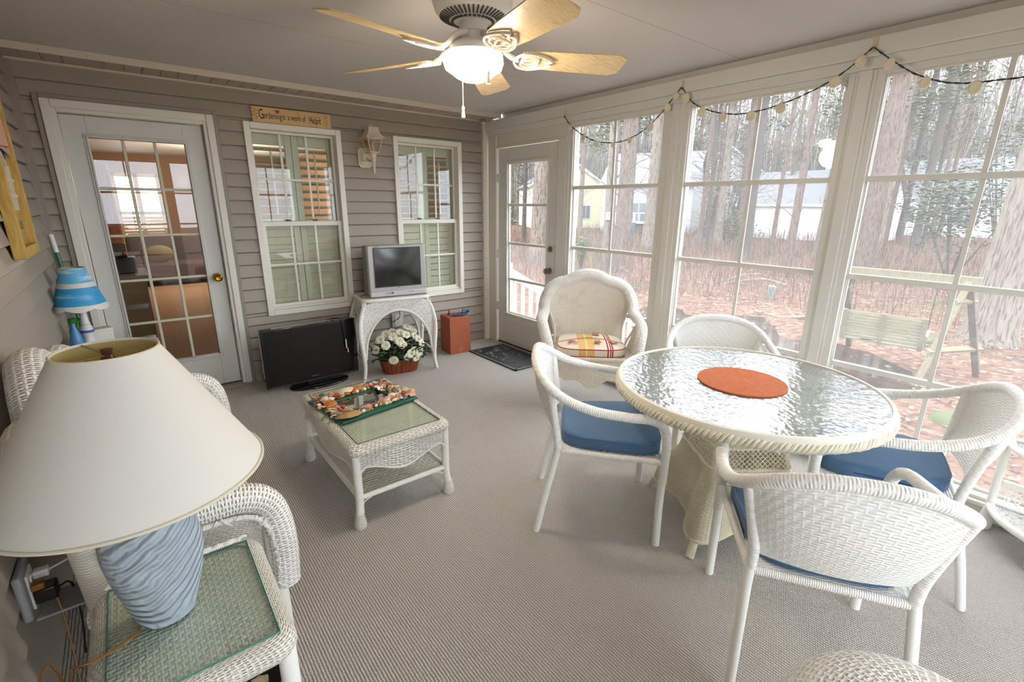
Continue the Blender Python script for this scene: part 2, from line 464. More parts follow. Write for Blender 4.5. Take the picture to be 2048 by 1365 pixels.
# ------------------------------------------------------------------ right wall: header, posts, sill
REC=.055
def winunit(idx,y1,y0,zt=2.198,zb=.095,plane='x',px=0.0,face=1):
    """four stacked vinyl panes in slim frames. y1 nearer the house"""
    F=lambda u,w,z:(px+w*face,u,z) if plane=='x' else (u,px-w*face*-1,z)
    def bx(g,ua,ub,wa,wb,za,zb_):
        if plane=='x': g.box(*(sorted((px+wa*face,px+wb*face))),ua,ub,za,zb_)
        else: g.box(ua,ub,*(sorted((px+wa*face,px+wb*face))),za,zb_)
    e=thing(f'window_{idx}',None,None,kind='structure');
    fr=G();tw=.034
    for (a,b) in ((y0,y0+tw),(y1-tw,y1)):
        bx(fr,a,b,.0,.085,zb,zt)
        for q in (.02,.04,.06):
            s0=a if a!=y0 else b
            bx(fr,min(s0,s0+(-.004 if s0==a else .004)),max(s0,s0+(-.004 if s0==a else .004)),q,q+.006,zb,zt)
    bx(fr,y0+tw,y1-tw,.0,.085,zt-.03,zt);bx(fr,y0+tw,y1-tw,.0,.085,zb,zb+.02)
    obj('frame',fr,frame_w,e,bevel=.002)
    zs=[zt-.03,1.662,1.137,.614,zb+.02];h=.03
    ym=(y0+y1)/2
    for k in range(4):
        top,bot=zs[k],zs[k+1]
        g=G();w0=.012+.016*k
        ta=top-(0 if k==0 else h*.5);ba=bot+(h*.5 if k<3 else 0)
        ta=top+ (0 if k==0 else h*.5)
        a,b=y0+tw-.003,y1-tw+.003
        bx(g,a,b,w0,w0+.014,bot-(h*.5 if k<3 else 0),bot+h*.5)
        if k: bx(g,a,b,w0,w0+.014,top-h*.35,top+h*.5)
        else: bx(g,a,b,w0,w0+.014,top-.012,top)
        bx(g,a+.0005,a+.013,w0+.0006,w0+.0134,bot,top);bx(g,b-.013,b-.0005,w0+.0006,w0+.0134,bot,top)
        bx(g,ym-.011,ym+.011,w0+.001,w0+.012,bot,top)
        sa=obj('sash',g,frame_w,e,bevel=.002)
        p=G()
        if plane=='x': p.add([(px+(w0+.007)*face,a,bot),(px+(w0+.007)*face,b,bot),(px+(w0+.007)*face,b,top),(px+(w0+.007)*face,a,top)],[(0,1,2,3)])
        else: p.add([(a,px+(w0+.007)*face,bot),(b,px+(w0+.007)*face,bot),(b,px+(w0+.007)*face,top),(a,px+(w0+.007)*face,top)],[(0,1,2,3)])
        obj('pane',p,vinyl,sa,smooth=False)
    return e
vinyl=glass('clear_vinyl','f4f5f4',.02,haze=HAZE,hazecol='ffffff',fres=1.4)
units=[(-1.271,-2.243),(-2.38,-3.382),(-3.479,-4.48),(-4.577,-5.58)]
for i,(a,b) in enumerate(units): winunit(3+i,a,b)
fu=[(-3.50,-2.52),(-2.42,-1.44),(-1.34,-.36)]
for i,(a,b) in enumerate(fu): winunit(7+i,b,a,plane='y',px=YF,face=-1)
g=G()
# header
g.box(0,.12,YF,0,2.198,ZC)
g.box(-.045,0,YF,-.045,2.255,2.34)       # built-up beam
g.box(-.02,0,YF,-1.2,2.20,2.255)
g.box(-.012,0,-1.2,-.062,2.20,2.255)
# posts
posts=[(-1.235,-1.13),(-2.38,-2.243),(-3.479,-3.382),(-4.577,-4.48),(YF,-5.58)]
for a,b in posts:
    g.box(-.004,.12,a,b,0,2.2)
g.box(-.004,.12,-1.271,-1.235,0,2.2)
# narrow cover strips on posts
for a,b in posts[1:4]:
    m_=(a+b)/2;g.box(-.016,-.004,m_-.030,m_+.030,.1,2.2)
# sill
g.box(-.01,.12,YF,-1.25,0,.095);g.box(-.03,.0,YF,-1.27,.075,.098)
obj('wall_right',g,frame_w,bevel=.004,kind='structure')
g=G();g.box(-.014,.12,-.20,-.062,0,2.2);g.box(0,.12,-1.13,-.2,2.085,2.2)
g.box(-.012,0.0,-1.235,-.2,2.07,2.092)
obj('trim_6',g,white,bevel=.004,kind='structure')
# dirt stain block in the corner under the soffit
g=G();g.box(-.11,-.014,-.16,-.046,2.335,2.36)
obj('trim_7',g,P('stained_corner','a08c70',.7,var=.4,vscale=30),bevel=.002,kind='structure')
# front wall (behind the camera)
g=G();g.box(XL,.12,YF-.12,YF,2.198,ZC)
for a,b in ((XL,-3.50),(-2.52,-2.42),(-1.44,-1.34),(-.36,.12)): g.box(a,b,YF-.12,YF,0,2.2)
g.box(XL,.12,YF-.12,YF,0,.095)
obj('wall_front',g,frame_w,bevel=.004,kind='structure')

# ------------------------------------------------------------------ house windows with shutters
hglass=glass('house_glass','f2f6f2',.035,fres=1.5)
shutm=P('shutter_paint','d5d6c2',.45,var=.02)
def housewin(idx,x0,x1,z0,z1,zm):
    e=thing(f'window_{idx}',None,None,kind='structure')
    g=G();w_=.047;y0,y1=-.034,.09
    g.box(x0,x0+w_,y0,y1,z0,z1);g.box(x1-w_,x1,y0,y1,z0,z1);g.box(x0+w_,x1-w_,y0,y1,z1-w_,z1);g.box(x0+w_,x1-w_,y0,y1,z0,z0+w_)
    g.box(x0+w_,x1-w_,-.01,y1,z0+w_,z0+w_+.018)
    obj('frame',g,winw,e,bevel=.004)
    for k,(a,b,yy) in enumerate(((zm-.016,z1-w_,.045),(z0+w_+.015,zm+.02,.012))):
        g=G();s=.03 if k else .02
        xa,xb=x0+w_,x1-w_
        g.box(xa+.0005,xa+s,yy+.0007,yy+.0273,a+.0005,b-.0005);g.box(xb-s,xb-.0005,yy+.0007,yy+.0273,a+.0005,b-.0005);g.box(xa,xb,yy,yy+.028,b-(.04 if k else s),b);g.box(xa,xb,yy,yy+.028,a,a+(.03 if k else .035))
        sa=obj('sash',g,winw,e,bevel=.003)
        g=G();nx=3
        for i in (1,2):
            xx=xa+s+(xb-xa-2*s)*i/3;g.box(xx-.009,xx+.009,yy+.0107,yy+.0193,a+.02,b-.02)
        zz=(a+b)/2;g.box(xa+s,xb-s,yy+.010,yy+.02,zz-.009,zz+.009)
        obj('muntin_grid',g,winw,sa,bevel=.002)
        g=G();g.add([(xa,yy+.014,a),(xb,yy+.014,a),(xb,yy+.014,b),(xa,yy+.014,b)],[(0,1,2,3)]);obj('pane',g,hglass,sa,smooth=False)
        if k==0:
            g=G()
            for q in (.33,.66):
                xx=xa+(xb-xa)*q;g.box(xx-.018,xx+.018,-.004+.014,.014+.02,zm+.02,zm+.034)
            obj('sash_lock',g,P('lock_dark','4a463e',.4,.6),sa,bevel=.002)
    # plantation shutters: two leaves
    xa,xb=x0+.03,x1-.03;xm=(xa+xb)/2
    for L,(p,q) in enumerate(((xa,xm-.002),(xm+.002,xb))):
        g=G();st=.052;ya,yb=.125,.152
        g.box(p,p+st,ya,yb,z0+.02,z1-.02);g.box(q-st,q,ya,yb,z0+.02,z1-.02)
        g.box(p+st,q-st,ya,yb,z1-.02-.125,z1-.02);g.box(p+st,q-st,ya,yb,z0+.02,z0+.12);g.box(p+st,q-st,ya,yb,zm-.05,zm+.035)
        sh=obj('shutter',g,shutm,e,bevel=.003)
        g=G()
        for (a,b,ang) in ((zm+.035,z1-.145,math.radians(18)),(z0+.12,zm-.05,math.radians(77))):
            nl=int((b-a)/.062);
            for i in range(nl):
                zc=a+(i+.5)*(b-a)/nl;s0=len(g.v)
                g.box(p+st,q-st,-.032,.032,-.0045,.0045)
                g.xf(Tr(0,(ya+yb)/2,zc)@Rx(-ang),s0)
        obj('louvers',g,shutm,sh,bevel=.002)
        g=G();g.box((p+q)/2-.006,(p+q)/2+.006,ya-.035,ya-.024,zm+.08,z1-.19);obj('tilt_rod',g,shutm,sh)
housewin(1,*W1,1.343);housewin(2,*W2,1.343)

# ------------------------------------------------------------------ french door
e=thing('door_1',None,None,kind='structure')
g=G();cw=.055
sx0,sx1=-3.381,-2.587
for a,b in ((DOOR[0],sx0-.004),(sx1+.004,DOOR[1])): g.box(a,b,-.03,.12,0,DOOR[3])
g.box(sx0-.004,sx1+.004,-.03,.12,2.066,DOOR[3])
for a,b in ((DOOR[0],DOOR[0]+.048),(DOOR[1]-.048,DOOR[1])): g.box(a,b,-.042,-.03,0,DOOR[3])
g.box(DOOR[0]+.048,DOOR[1]-.048,-.042,-.03,DOOR[3]-.052,DOOR[3])
obj('casing',g,white,e,bevel=.005)
gx0,gx1,gz0,gz1=-3.255,-2.713,.300,1.926
g=G();ya,yb=.028,.072;zb=.034
g.box(sx0,gx0,ya,yb,zb,2.062);g.box(gx1,sx1,ya,yb,zb,2.062);g.box(gx0,gx1,ya,yb,gz1,2.062);g.box(gx0,gx1,ya,yb,zb,gz0)
slab=obj('door_slab',g,doorw,e,bevel=.002)
g=G();m_=.026
for (o_,yy,ww) in ((0,.018,.014),(.013,.010,.013)):
    a0,a1,b0,b1=gx0-m_+o_,gx1+m_-o_,gz0-m_+o_,gz1+m_-o_
    g.box(a0+.0004,a0+ww,yy+.0006,.03,b0+.0004,b1-.0004);g.box(a1-ww,a1-.0004,yy+.0006,.03,b0+.0004,b1-.0004);g.box(a0,a1,yy,.03,b0,b0+ww);g.box(a0,a1,yy,.03,b1-ww,b1)
obj('glazing_bead',g,doorw,slab,bevel=.004)
g=G()
for i in (1,2):
    xx=gx0+(gx1-gx0)*i/3;g.box(xx-.010,xx+.010,.0327,.0443,gz0,gz1)
for i in range(1,5):
    zz=gz0+(gz1-gz0)*i/5;g.box(gx0,gx1,.032,.045,zz-.010,zz+.010)
obj('muntin_grid',g,P('muntin_cream','c8c4ae',.45),slab,bevel=.005)
g=G();g.add([(gx0,.05,gz0),(gx1,.05,gz0),(gx1,.05,gz1),(gx0,.05,gz1)],[(0,1,2,3)])
obj('pane',g,glass('door_glass','e9e4dc',.05,fres=1.55),slab,smooth=False)
brass=P('brass','c58f2b',.18,1)
g=G();g.lathe([(.0,0),(.032,0),(.033,.004),(.026,.008),(.013,.014),(.013,.03),(.026,.036),(.032,.048),(.030,.06),(.018,.068),(.009,.066),(.007,.062),(0,.062)],28)
g.xf(Tr(-2.642,.028,.934)@Rx(PI/2));obj('door_knob',g,brass,slab)
g=G();g.box(sx0,sx1,.02,.075,.028,.036);obj('door_sweep',g,P('dark_rubber','1c1a18',.6),slab)

# ------------------------------------------------------------------ porch door in the window wall
e=thing('door_2',None,None,kind='structure')
dy0,dy1=-1.118,-.215;g0,g1=-.985,-.372
g=G();X0,X1=.012,.052
g.box(X0,X1,g1,dy1,.015,2.068);g.box(X0,X1,dy0,g0,.015,2.068);g.box(X0,X1,g0,g1,1.925,2.068);g.box(X0,X1,g0,g1,.015,.345)
sl=obj('door_slab',g,frame_w,e,bevel=.003)
g=G()
g.box(.004,.012,g0-.02,g1+.02,.06,.075);g.box(.004,.012,g0-.02,g1+.02,.275,.29);g.box(.006,.012,g1,g1+.02,.06,.36);g.box(.0,.012,g0-.03,g1+.03,.345,.362)
g.box(.0,.012,g0-.03,g1+.03,1.918,1.935);g.box(.004,.014,g0-.012,g0,.36,1.92);g.box(.004,.014,g1,g1+.012,.36,1.92);g.box(.004,.014,g1+.018,g1+.03,.36,1.92)
obj('panel_molding',g,frame_w,sl,bevel=.002)
zz=[1.918,1.512,1.120,.738,.362]
for k in range(4):
    g=G();w0=.016+.007*k
    g.box(w0,w0+.012,g0,g1,zz[k+1]-.013,zz[k+1]+.013)
    g.box(w0,w0+.012,g0,g1,zz[k]-.010,zz[k]+.010)
    g.box(w0+.0006,w0+.0114,g0+.0004,g0+.014,zz[k+1],zz[k]);g.box(w0+.0006,w0+.0114,g1-.014,g1-.0004,zz[k+1],zz[k])
    sa=obj('sash',g,frame_w,sl,bevel=.002)
    g=G();g.add([(w0+.006,g0,zz[k+1]),(w0+.006,g1,zz[k+1]),(w0+.006,g1,zz[k]),(w0+.006,g0,zz[k])],[(0,1,2,3)]);obj('pane',g,glass('door_vinyl','ffffff',.02,fres=1.4) if k<2 else vinyl,sa,smooth=False)
steel=P('brushed_nickel','8e8a84',.3,1)
g=G();g.lathe([(0,0),(.03,0),(.03,.006),(.022,.012),(.012,.016),(.011,.03),(.024,.036),(.030,.048),(.028,.06),(.012,.066),(0,.066)],24)
g.xf(Tr(.012,-1.045,.896)@Ry(-PI/2));obj('door_knob',g,steel,sl)
g=G();g.lathe([(0,0),(.028,0),(.028,.010),(.020,.016),(.008,.016),(0,.015)],24)
g.box(.012-.01,.024-.01,-.002,.002,.012,.024)
g.xf(Tr(.012,-1.045,1.103)@Ry(-PI/2));obj('deadbolt',g,steel,sl)
for z in (.42,1.0,1.78):
    g=G();g.tube([(-.004,-.208,z-.045),(-.004,-.208,z+.045)],.007,8);g.box(-.002,.012,-.235,-.205,z-.045,z+.045);obj('hinge',g,frame_w,sl,bevel=.001)
g=G();g.box(.01,.06,dy0,dy1,.0,.014);obj('door_sweep',g,MC['dark_rubber'],sl)

# ------------------------------------------------------------------ room behind the back wall
wallint=P('oak_panel_wall','a9825e',.55,var=.08,vscale=2)
g=G();IY=9.0
g.box(XL-.1,.1,IY,IY+.1,0,.6);g.box(XL-.1,-3.22,IY,IY+.1,.6,2.1);g.box(-2.42,.1,IY,IY+.1,.6,2.1);g.box(XL-.1,.1,IY,IY+.1,2.1,2.5)
g.box(XL-.15,XL-.05,.16,IY,0,2.5);g.box(.05,.12,.16,IY,0,2.5)
obj('wall_inner_room',g,wallint,smooth=False,kind='structure')
g=G()
for (a,b,c_,d_) in ((XL-.1,DOOR[0],0,2.5),(DOOR[1],W1[0],0,2.5),(W1[1],W2[0],0,2.5),(W2[1],.12,0,2.5),(DOOR[0],DOOR[1],DOOR[3],2.5),(W1[0],W1[1],0,W1[2]),(W1[0],W1[1],W1[3],2.5),(W2[0],W2[1],0,W2[2]),(W2[0],W2[1],W2[3],2.5)):
    g.box(a,b,.014,.16,c_,d_)
obj('wall_partition',g,P('inner_drywall','cbb694',.6),smooth=False,kind='structure')
g=G();g.box(XL-.1,.1,.0,IY,-.06,0.0);obj('floor_inner',g,P('tan_carpet','a5886a',.9,bump=.2,bscale=300),smooth=False,kind='structure')
g=G();g.box(XL-.1,.1,.0,IY+.1,2.48,2.56);obj('ceiling_inner',g,P('inner_ceiling','d8d8d6',.6),smooth=False,kind='structure')
e=thing('window_10',None,None,kind='structure')
g=G()
for a,b in ((-3.22,-3.17),(-2.86,-2.78),(-2.47,-2.42)): g.box(a,b,IY-.04,IY+.04,.6,2.1)
g.box(-3.22,-2.42,IY-.04,IY+.04,.6,.68);g.box(-3.22,-2.42,IY-.04,IY+.04,2.02,2.1);g.box(-3.22,-2.42,IY-.04,IY+.04,1.24,1.31)
fr=obj('shutter',g,P('warm_white_shutter','d9c4a2',.5),e,bevel=.003)
g=G()
for (xa,xb) in ((-3.17,-2.86),(-2.78,-2.47)):
    for i in range(18):
        z=.72+i*.075
        if 1.22<z<1.34: continue
        s0=len(g.v);g.box(xa,xb,-.036,.036,-.004,.004);g.xf(Tr(0,IY,z)@Rx(-math.radians(20 if z>1.3 else 74)),s0)
obj('louvers',g,MC['warm_white_shutter'],fr)
# furniture of the inner room seen through the door
t_=thing('inner_sofa','dark brown sofa inside the house seen through the glass door','sofa',(-2.45,6.9,0))
g=G();g.box(-.75,.75,-.4,.4,.08,.42);obj('seat',g,P('dark_upholstery','4a3a36',.8,bump=.2),t_,bevel=.05,seg=3)
g=G();g.box(-.75,.75,.25,.48,.35,.92);obj('backrest',g,MC['dark_upholstery'],t_,bevel=.07,seg=3)
for sx_ in (-1,1):
    g=G();g.box(min(sx_*.75,sx_*.95),max(sx_*.75,sx_*.95),-.42,.46,.0,.62);obj('armrest',g,MC['dark_upholstery'],t_,bevel=.06,seg=3)
g=G();g.blob((0,0,0),(.24,.09,.17),16,8);o=obj('throw_pillow',g,P('olive_red_pillow','77704a',.8),None,(-2.75,6.63,.58),(.3,0,.2));tag(o,'olive throw pillow on the dark sofa inside the house','pillow')
t_=thing('inner_cabinet','low cream cabinet standing just inside the glass door','cabinet',(-3.28,1.9,0))
g=G();g.box(-.22,.2,-.35,.35,0,.78);obj('body',g,P('cream_cabinet','93886a',.5),t_,bevel=.006)
g=G();g.box(-.24,.22,-.37,.37,.78,.81);obj('worktop',g,MC['cream_cabinet'],t_,bevel=.004)
g=G();g.box(-.16,.14,-.1,.12,0,.16);g.box(-.1,.08,-.04,.06,.16,.3)
o=obj('telephone',g,P('black_plastic','161513',.35),None,(-3.27,1.85,.81),bevel=.01);tag(o,'black cordless telephone base on the cream cabinet indoors','telephone')
t_=thing('inner_bookcase','tall oak bookcase against the right side of the inner room','bookcase',(-1.3,8.5,0))
oak=mk_wood('oak_wood','a8703c','c08a52',3,.4,2)
g=G();g.box(-.45,-.42,-.2,.2,0,2.1);g.box(.42,.45,-.2,.2,0,2.1);g.box(-.45,.45,.17,.2,0,2.1);obj('carcass',g,oak,t_,bevel=.003)
for k in range(5):
    g=G();g.box(-.42,.42,-.19,.17,.05+k*.45,.075+k*.45);obj('shelf',g,oak,t_)
t_=thing('inner_wardrobe','tall honey oak cupboard at the left of the inner room','cupboard',(-3.42,5.6,0))
g=G();g.box(-.12,.2,-.5,.5,0,2.05);obj('body',g,oak,t_,bevel=.01)
g=G();g.box(.2,.215,-.48,-.01,.1,1.98);g.box(.2,.215,.01,.48,.1,1.98);obj('door',g,oak,t_,bevel=.006)
# added glowing globe, and a fill lamp set lower to brighten the inner room
t_=thing('inner_added_globe','added round white glowing globe lighting the room inside the house','ceiling light',(-1.9,4.6,2.48))
g=G();g.lathe([(0,-.09),(.08,-.085),(.14,-.05),(.16,-.0),(0,0)],24)
a=N('lit_globe_inner');MC['lit_globe_inner']=a.done(a.bsdf(lin('fff3dd'),.5,emis=lin('ffdcae'),estr=5))
obj('shade',g,MC['lit_globe_inner'],t_)
l=bpy.data.lights.new('inner_fill_lamp','POINT');l.energy=INNER;l.color=(1,.88,.72);l.shadow_soft_size=.12
lo=bpy.data.objects.new('inner_fill_lamp',l);COL.objects.link(lo);lo.location=(-1.6,6.0,1.8)
# ================================================================== ceiling fan
FX,FY=-1.93,-2.64
fan=thing('ceiling_fan','white five-blade ceiling fan with maple blades and a lit bowl light','ceiling fan',(FX,FY,ZC))
fw=P('fan_white','dfdfdc',.3)
g=G();g.lathe([(0,0),(.150,0),(.158,-.02),(.160,-.105),(.150,-.135),(.135,-.150),(.085,-.168),(.06,-.172),(0,-.172)],48)
hous=obj('motor_housing',g,fw,fan)
g=G()
for k in range(44):
    a=2*PI*k/44;s0=len(g.v);g.box(.093,.133,-.0035,.0035,-.004,.002);g.xf(Rz(a)@Tr(0,0,-.157)@Tr(.113,0,0)@Ry(math.radians(-20))@Tr(-.113,0,0),s0)
for k in range(30):
    a=2*PI*k/30;s0=len(g.v);g.box(.078,.087,-.006,.006,-.004,.002);g.xf(Rz(a)@Tr(0,0,-.1695),s0)
obj('vent_slots',g,P('vent_dark','4c4c4a',.6),hous,smooth=False)
g=G();g.lathe([(0,-.17),(.056,-.17),(.056,-.205),(.050,-.210),(.050,-.245),(.058,-.25),(0,-.25)],32);obj('switch_housing',g,fw,fan)
g=G();g.lathe([(0,-.243),(.06,-.243),(.10,-.252),(.118,-.268),(.121,-.286),(.113,-.290),(0,-.288)],40);obj('light_fitter',g,fw,fan)
maple=N('maple_blade');c=maple.obj()
mp=maple.n('Mapping');mp.inputs['Scale'].default_value=(1.2,14,14);maple.set(mp.inputs[0],c)
wv=maple.n('TexNoise');wv.inputs['Scale'].default_value=3;wv.inputs['Detail'].default_value=5;wv.inputs['Distortion'].default_value=1.6;maple.set(wv.inputs[0],mp.outputs[0])
maple=maple.done(maple.bsdf(maple.ramp(wv.outputs[0],[(.38,lin('cdb07a')),(.5,lin('e0c999')),(.62,lin('d5b985'))]),.35))
for k in range(5):
    a=math.radians(-27+72*k)
    g=G()
    prof=[(.20,-.048),(.25,-.062),(.34,-.070),(.61,-.080),(.648,-.056),(.650,0)]
    poly=prof+[(x,-y) for x,y in prof[::-1][1:]]
    g.prism(poly,-.003,.003)
    M=Rz(a)@Tr(0,0,-.288)@Rx(math.radians(-14))
    g.xf(M);b=obj('blade',g,maple,fan,bevel=.0015,seg=1)
    # ornate scroll blade iron
    g=G()
    g.tube(smoothpath([(.05,0,.075),(.10,0,.055),(.15,0,.01),(.19,0,-.006)],5),[.012]*15+[.011],8,flat=.7)
    lobe=lambda cx_,cy_,rx_,ry_,a0,a1,n_=18:[(cx_+rx_*math.cos(a0+(a1-a0)*i/n_),cy_+ry_*math.sin(a0+(a1-a0)*i/n_),-.010) for i in range(n_+1)]
    out=smoothpath([(.17,0,-.01),(.19,.042,-.01),(.235,.056,-.01),(.285,.042,-.01),(.33,.012,-.01),(.30,0,-.01),(.33,-.012,-.01),(.285,-.042,-.01),(.235,-.056,-.01),(.19,-.042,-.01)],5,closed=True)
    g.tube(out,.006,8,closed=True,flat=.8)
    g.tube(lobe(.235,.012,.036,.026,0,2*PI)[:-1],.005,8,closed=True,flat=.8)
    g.tube(lobe(.235,-.012,.036,.026,0,2*PI)[:-1],.005,8,closed=True,flat=.8)
    g.xf(M);obj('bracket',g,P('bracket_white','d9d3c8',.35),b)
a=N('lit_bowl');MC['lit_bowl']=a.done(a.bsdf(lin('fff6e6'),.4,emis=lin('fff0d2'),estr=BOWL))
g=G();g.lathe([(.112,-.283),(.120,-.295),(.123,-.315),(.115,-.338),(.088,-.355),(.075,-.366),(.045,-.380),(.0,-.386)],48);obj('light_bowl',g,MC['lit_bowl'],fan)
for (dx,dy,zb) in ((.031,.131,-.50),(-.018,-.130,-.415)):
    g=G();n=int((-.255-zb)/.0065)
    g.tube([(dx*.55,dy*.55,-.235),(dx,dy,-.25),(dx,dy,zb+.045)],.0013,6)
    for i in range(n): g.blob((dx,dy,-.25-i*.0065 if -.25-i*.0065>zb+.04 else zb+.04),(.0023,.0023,.0026),6,4)
    ch=obj('pull_chain',g,P('chain_brass','d8c9a0',.3,.6),fan)
    g=G();g.lathe([(0,zb),(.0085,zb),(.0075,zb+.012),(.0045,zb+.032),(.0065,zb+.036),(.0065,zb+.040),(.003,zb+.048),(0,zb+.05)],14,dx,dy);obj('pull',g,P('pull_white','e9e4d2',.35),ch)
l=bpy.data.lights.new('bowl_light','POINT');l.energy=FANW;l.color=(1,.86,.68);l.shadow_soft_size=.10
lo=bpy.data.objects.new('bowl_light',l);COL.objects.link(lo);lo.location=(FX,FY,ZC-.43)

# ================================================================== text helper
def textmesh(name,body,size,mat,parent,M,sx=1,ext=.0006,shear=0):
    cu=bpy.data.curves.new(name,'FONT');cu.body=body;cu.size=size;cu.extrude=ext;cu.shear=shear;cu.resolution_u=3;cu.align_x='CENTER'
    o=bpy.data.objects.new(name,cu);COL.objects.link(o)
    dg=bpy.context.evaluated_depsgraph_get();me=bpy.data.meshes.new_from_object(o.evaluated_get(dg))
    bpy.data.objects.remove(o);me.materials.clear();me.materials.append(mat)
    me.transform(M@Matrix.Diagonal((sx,1,1,1)))
    q=bpy.data.objects.new(name,me);COL.objects.link(q);q.parent=parent;return q
# ================================================================== sign
sg=thing('wooden_sign','narrow wooden sign reading Gardening is a work of Heart above the window','sign',(-1.94,-.018,2.124))
g=G();g.box(-.303,.303,-.012,0,0,.113);obj('board',g,P('sign_cream','cfae74',.5,var=.06,vscale=10),sg,bevel=.002)
red=P('sign_red','b5121f',.5);blk=P('sign_black','241c12',.6);grn=P('sign_green','5b6b2a',.6)
UP=Rx(PI/2)
for body,x,z,s,wx in (('G',-.236,.026,.104,.50),('ardening',-.153,.032,.068,.58),('is',-.070,.034,.066,.60),('a',-.034,.034,.066,.60),('work',.022,.034,.066,.54),('of',.084,.034,.066,.52),('Heart',.172,.028,.074,.56)):
    textmesh('lettering',body,s,blk,sg,Tr(x,-.0128,z)@UP,wx)
def heart(s,n=40): return [(s*.062*16*math.sin(2*PI*i/n)**3/1.0,s*.062*(13*math.cos(2*PI*i/n)-5*math.cos(4*PI*i/n)-2*math.cos(6*PI*i/n)-math.cos(8*PI*i/n))) for i in range(n)]
g=G();g.prism(heart(.016),0,.0012);g.xf(Tr(-.115,-.0128,.088)@UP);obj('red_heart',g,red,sg,smooth=False)
g=G();g.tube([(x+.178,-.0132,z+.052) for x,z in heart(.040,48)],.0014,6,closed=True);obj('heart_outline',g,red,sg)
g=G()
for sgn,x0 in ((-1,-.278),(1,.262)):
    g.tube(smoothpath([(x0,-.013,.006),(x0+.008,-.013,.035),(x0-.006,-.013,.062),(x0+.008,-.013,.098)],5),.0010,5)
    for q in range(7):
        zz=.018+q*.012;d=(1 if q%2 else -1)*(.012+.003*(q%3))
        g.tube([(x0,-.013,zz),(x0+d,-.013,zz+.008)],.0008,5)
obj('painted_vine',g,grn,sg)
g=G()
for sgn,x0 in ((-1,-.278),(1,.262)):
    for q in range(7):
        zz=.018+q*.012;d=(1 if q%2 else -1)*(.012+.003*(q%3));g.blob((x0+d,-.013,zz+.009),(.0034,.0012,.0034),8,5)
obj('painted_berries',g,P('berry','a0452c',.5),sg,kind='stuff')
g=G();g.blob((.045,-.013,.094),(.004,.002,.004),8,5);obj('nail_head',g,P('nail','5a4a30',.4,.6),sg)

# ================================================================== wall lantern
lm=P('lantern_cream','cfc4ab',.5,var=.12,vscale=40)
la=thing('wall_lantern','cream carriage lantern with a ribbed roof mounted between the two house windows','wall lamp',(-1.335,-.017,1.93))
g=G();oc=[(-.045,-.085),(.045,-.085),(.065,-.06),(.065,.06),(.045,.085),(-.045,.085),(-.065,.06),(-.065,-.06)]
g.prism(oc,0,.012);g.prism([(x*.72,y*.72) for x,y in oc],.012,.018);g.xf(Tr(-.02,0,-.02)@UP);g.box(-.05+.0,.05-.03,-.03,-.012,-.05,.02)
obj('backplate',g,lm,la,bevel=.003)
g=G();g.tube(smoothpath([(-.01,-.01,-.02),(0,-.08,-.05),(0,-.14,-.02),(0,-.15,.01)],5),.011,10);obj('arm',g,lm,la)
LY=-.15
g=G();g.lathe([(0,-.155),(.010,-.155),(.015,-.06),(.020,-.055),(.020,-.03),(.026,-.025),(.026,.0),(.034,.005),(.034,.012),(0,.012)],20,0,LY);obj('finial_stem',g,lm,la)
g=G()
for sx_ in (-1,1):
    for sy_ in (-1,1):
        g.tube([(sx_*.038,LY+sy_*.038,.02),(sx_*.066,LY+sy_*.066,.125)],.0045,6)
for (r,z) in ((.040,.018),(.068,.127)):
    g.tube([(r,LY+r,z),(-r,LY+r,z),(-r,LY-r,z),(r,LY-r,z)],.0055,6,closed=True)
obj('cage',g,lm,la)
g=G()
for i in range(4):
    a=i*PI/2;r1,r2=.037,.064
    M=Tr(0,LY,0)@Rz(a);g.add([M@Vector(p) for p in ((-r1,-r1,.02),(r1,-r1,.02),(r2,-r2,.125),(-r2,-r2,.125))],[(0,1,2,3)])
obj('glass_pane',g,glass('lantern_glass','efe6d6',.04),la,smooth=False)
g=G();rows=[]
for (r,z) in ((.092,.128),(.088,.136),(.070,.150),(.056,.170),(.046,.195),(.042,.222),(.040,.224),(.0,.226)):
    row=[]
    for k in range(64):
        a=2*PI*k/64;sq=min(1/max(abs(math.cos(a)),1e-6),1/max(abs(math.sin(a)),1e-6))
        rr=r*sq*(1+(.02 if k%4<2 else -.02)) if .04<r<.09 else r*sq
        row.append((rr*math.cos(a),LY+rr*math.sin(a),z))
    rows.append(row)
g.grid(rows,cu=True);g.blob((0,LY,.236),(.010,.010,.012),10,6);obj('roof',g,lm,la,angle=25)
g=G();g.tube([(0,LY,.01),(0,LY,.075)],.012,10);g.tube([(0,LY,.075),(0,LY,.11)],[.008,.002],8);obj('candle_bulb',g,P('candle','c9a98a',.4),la)

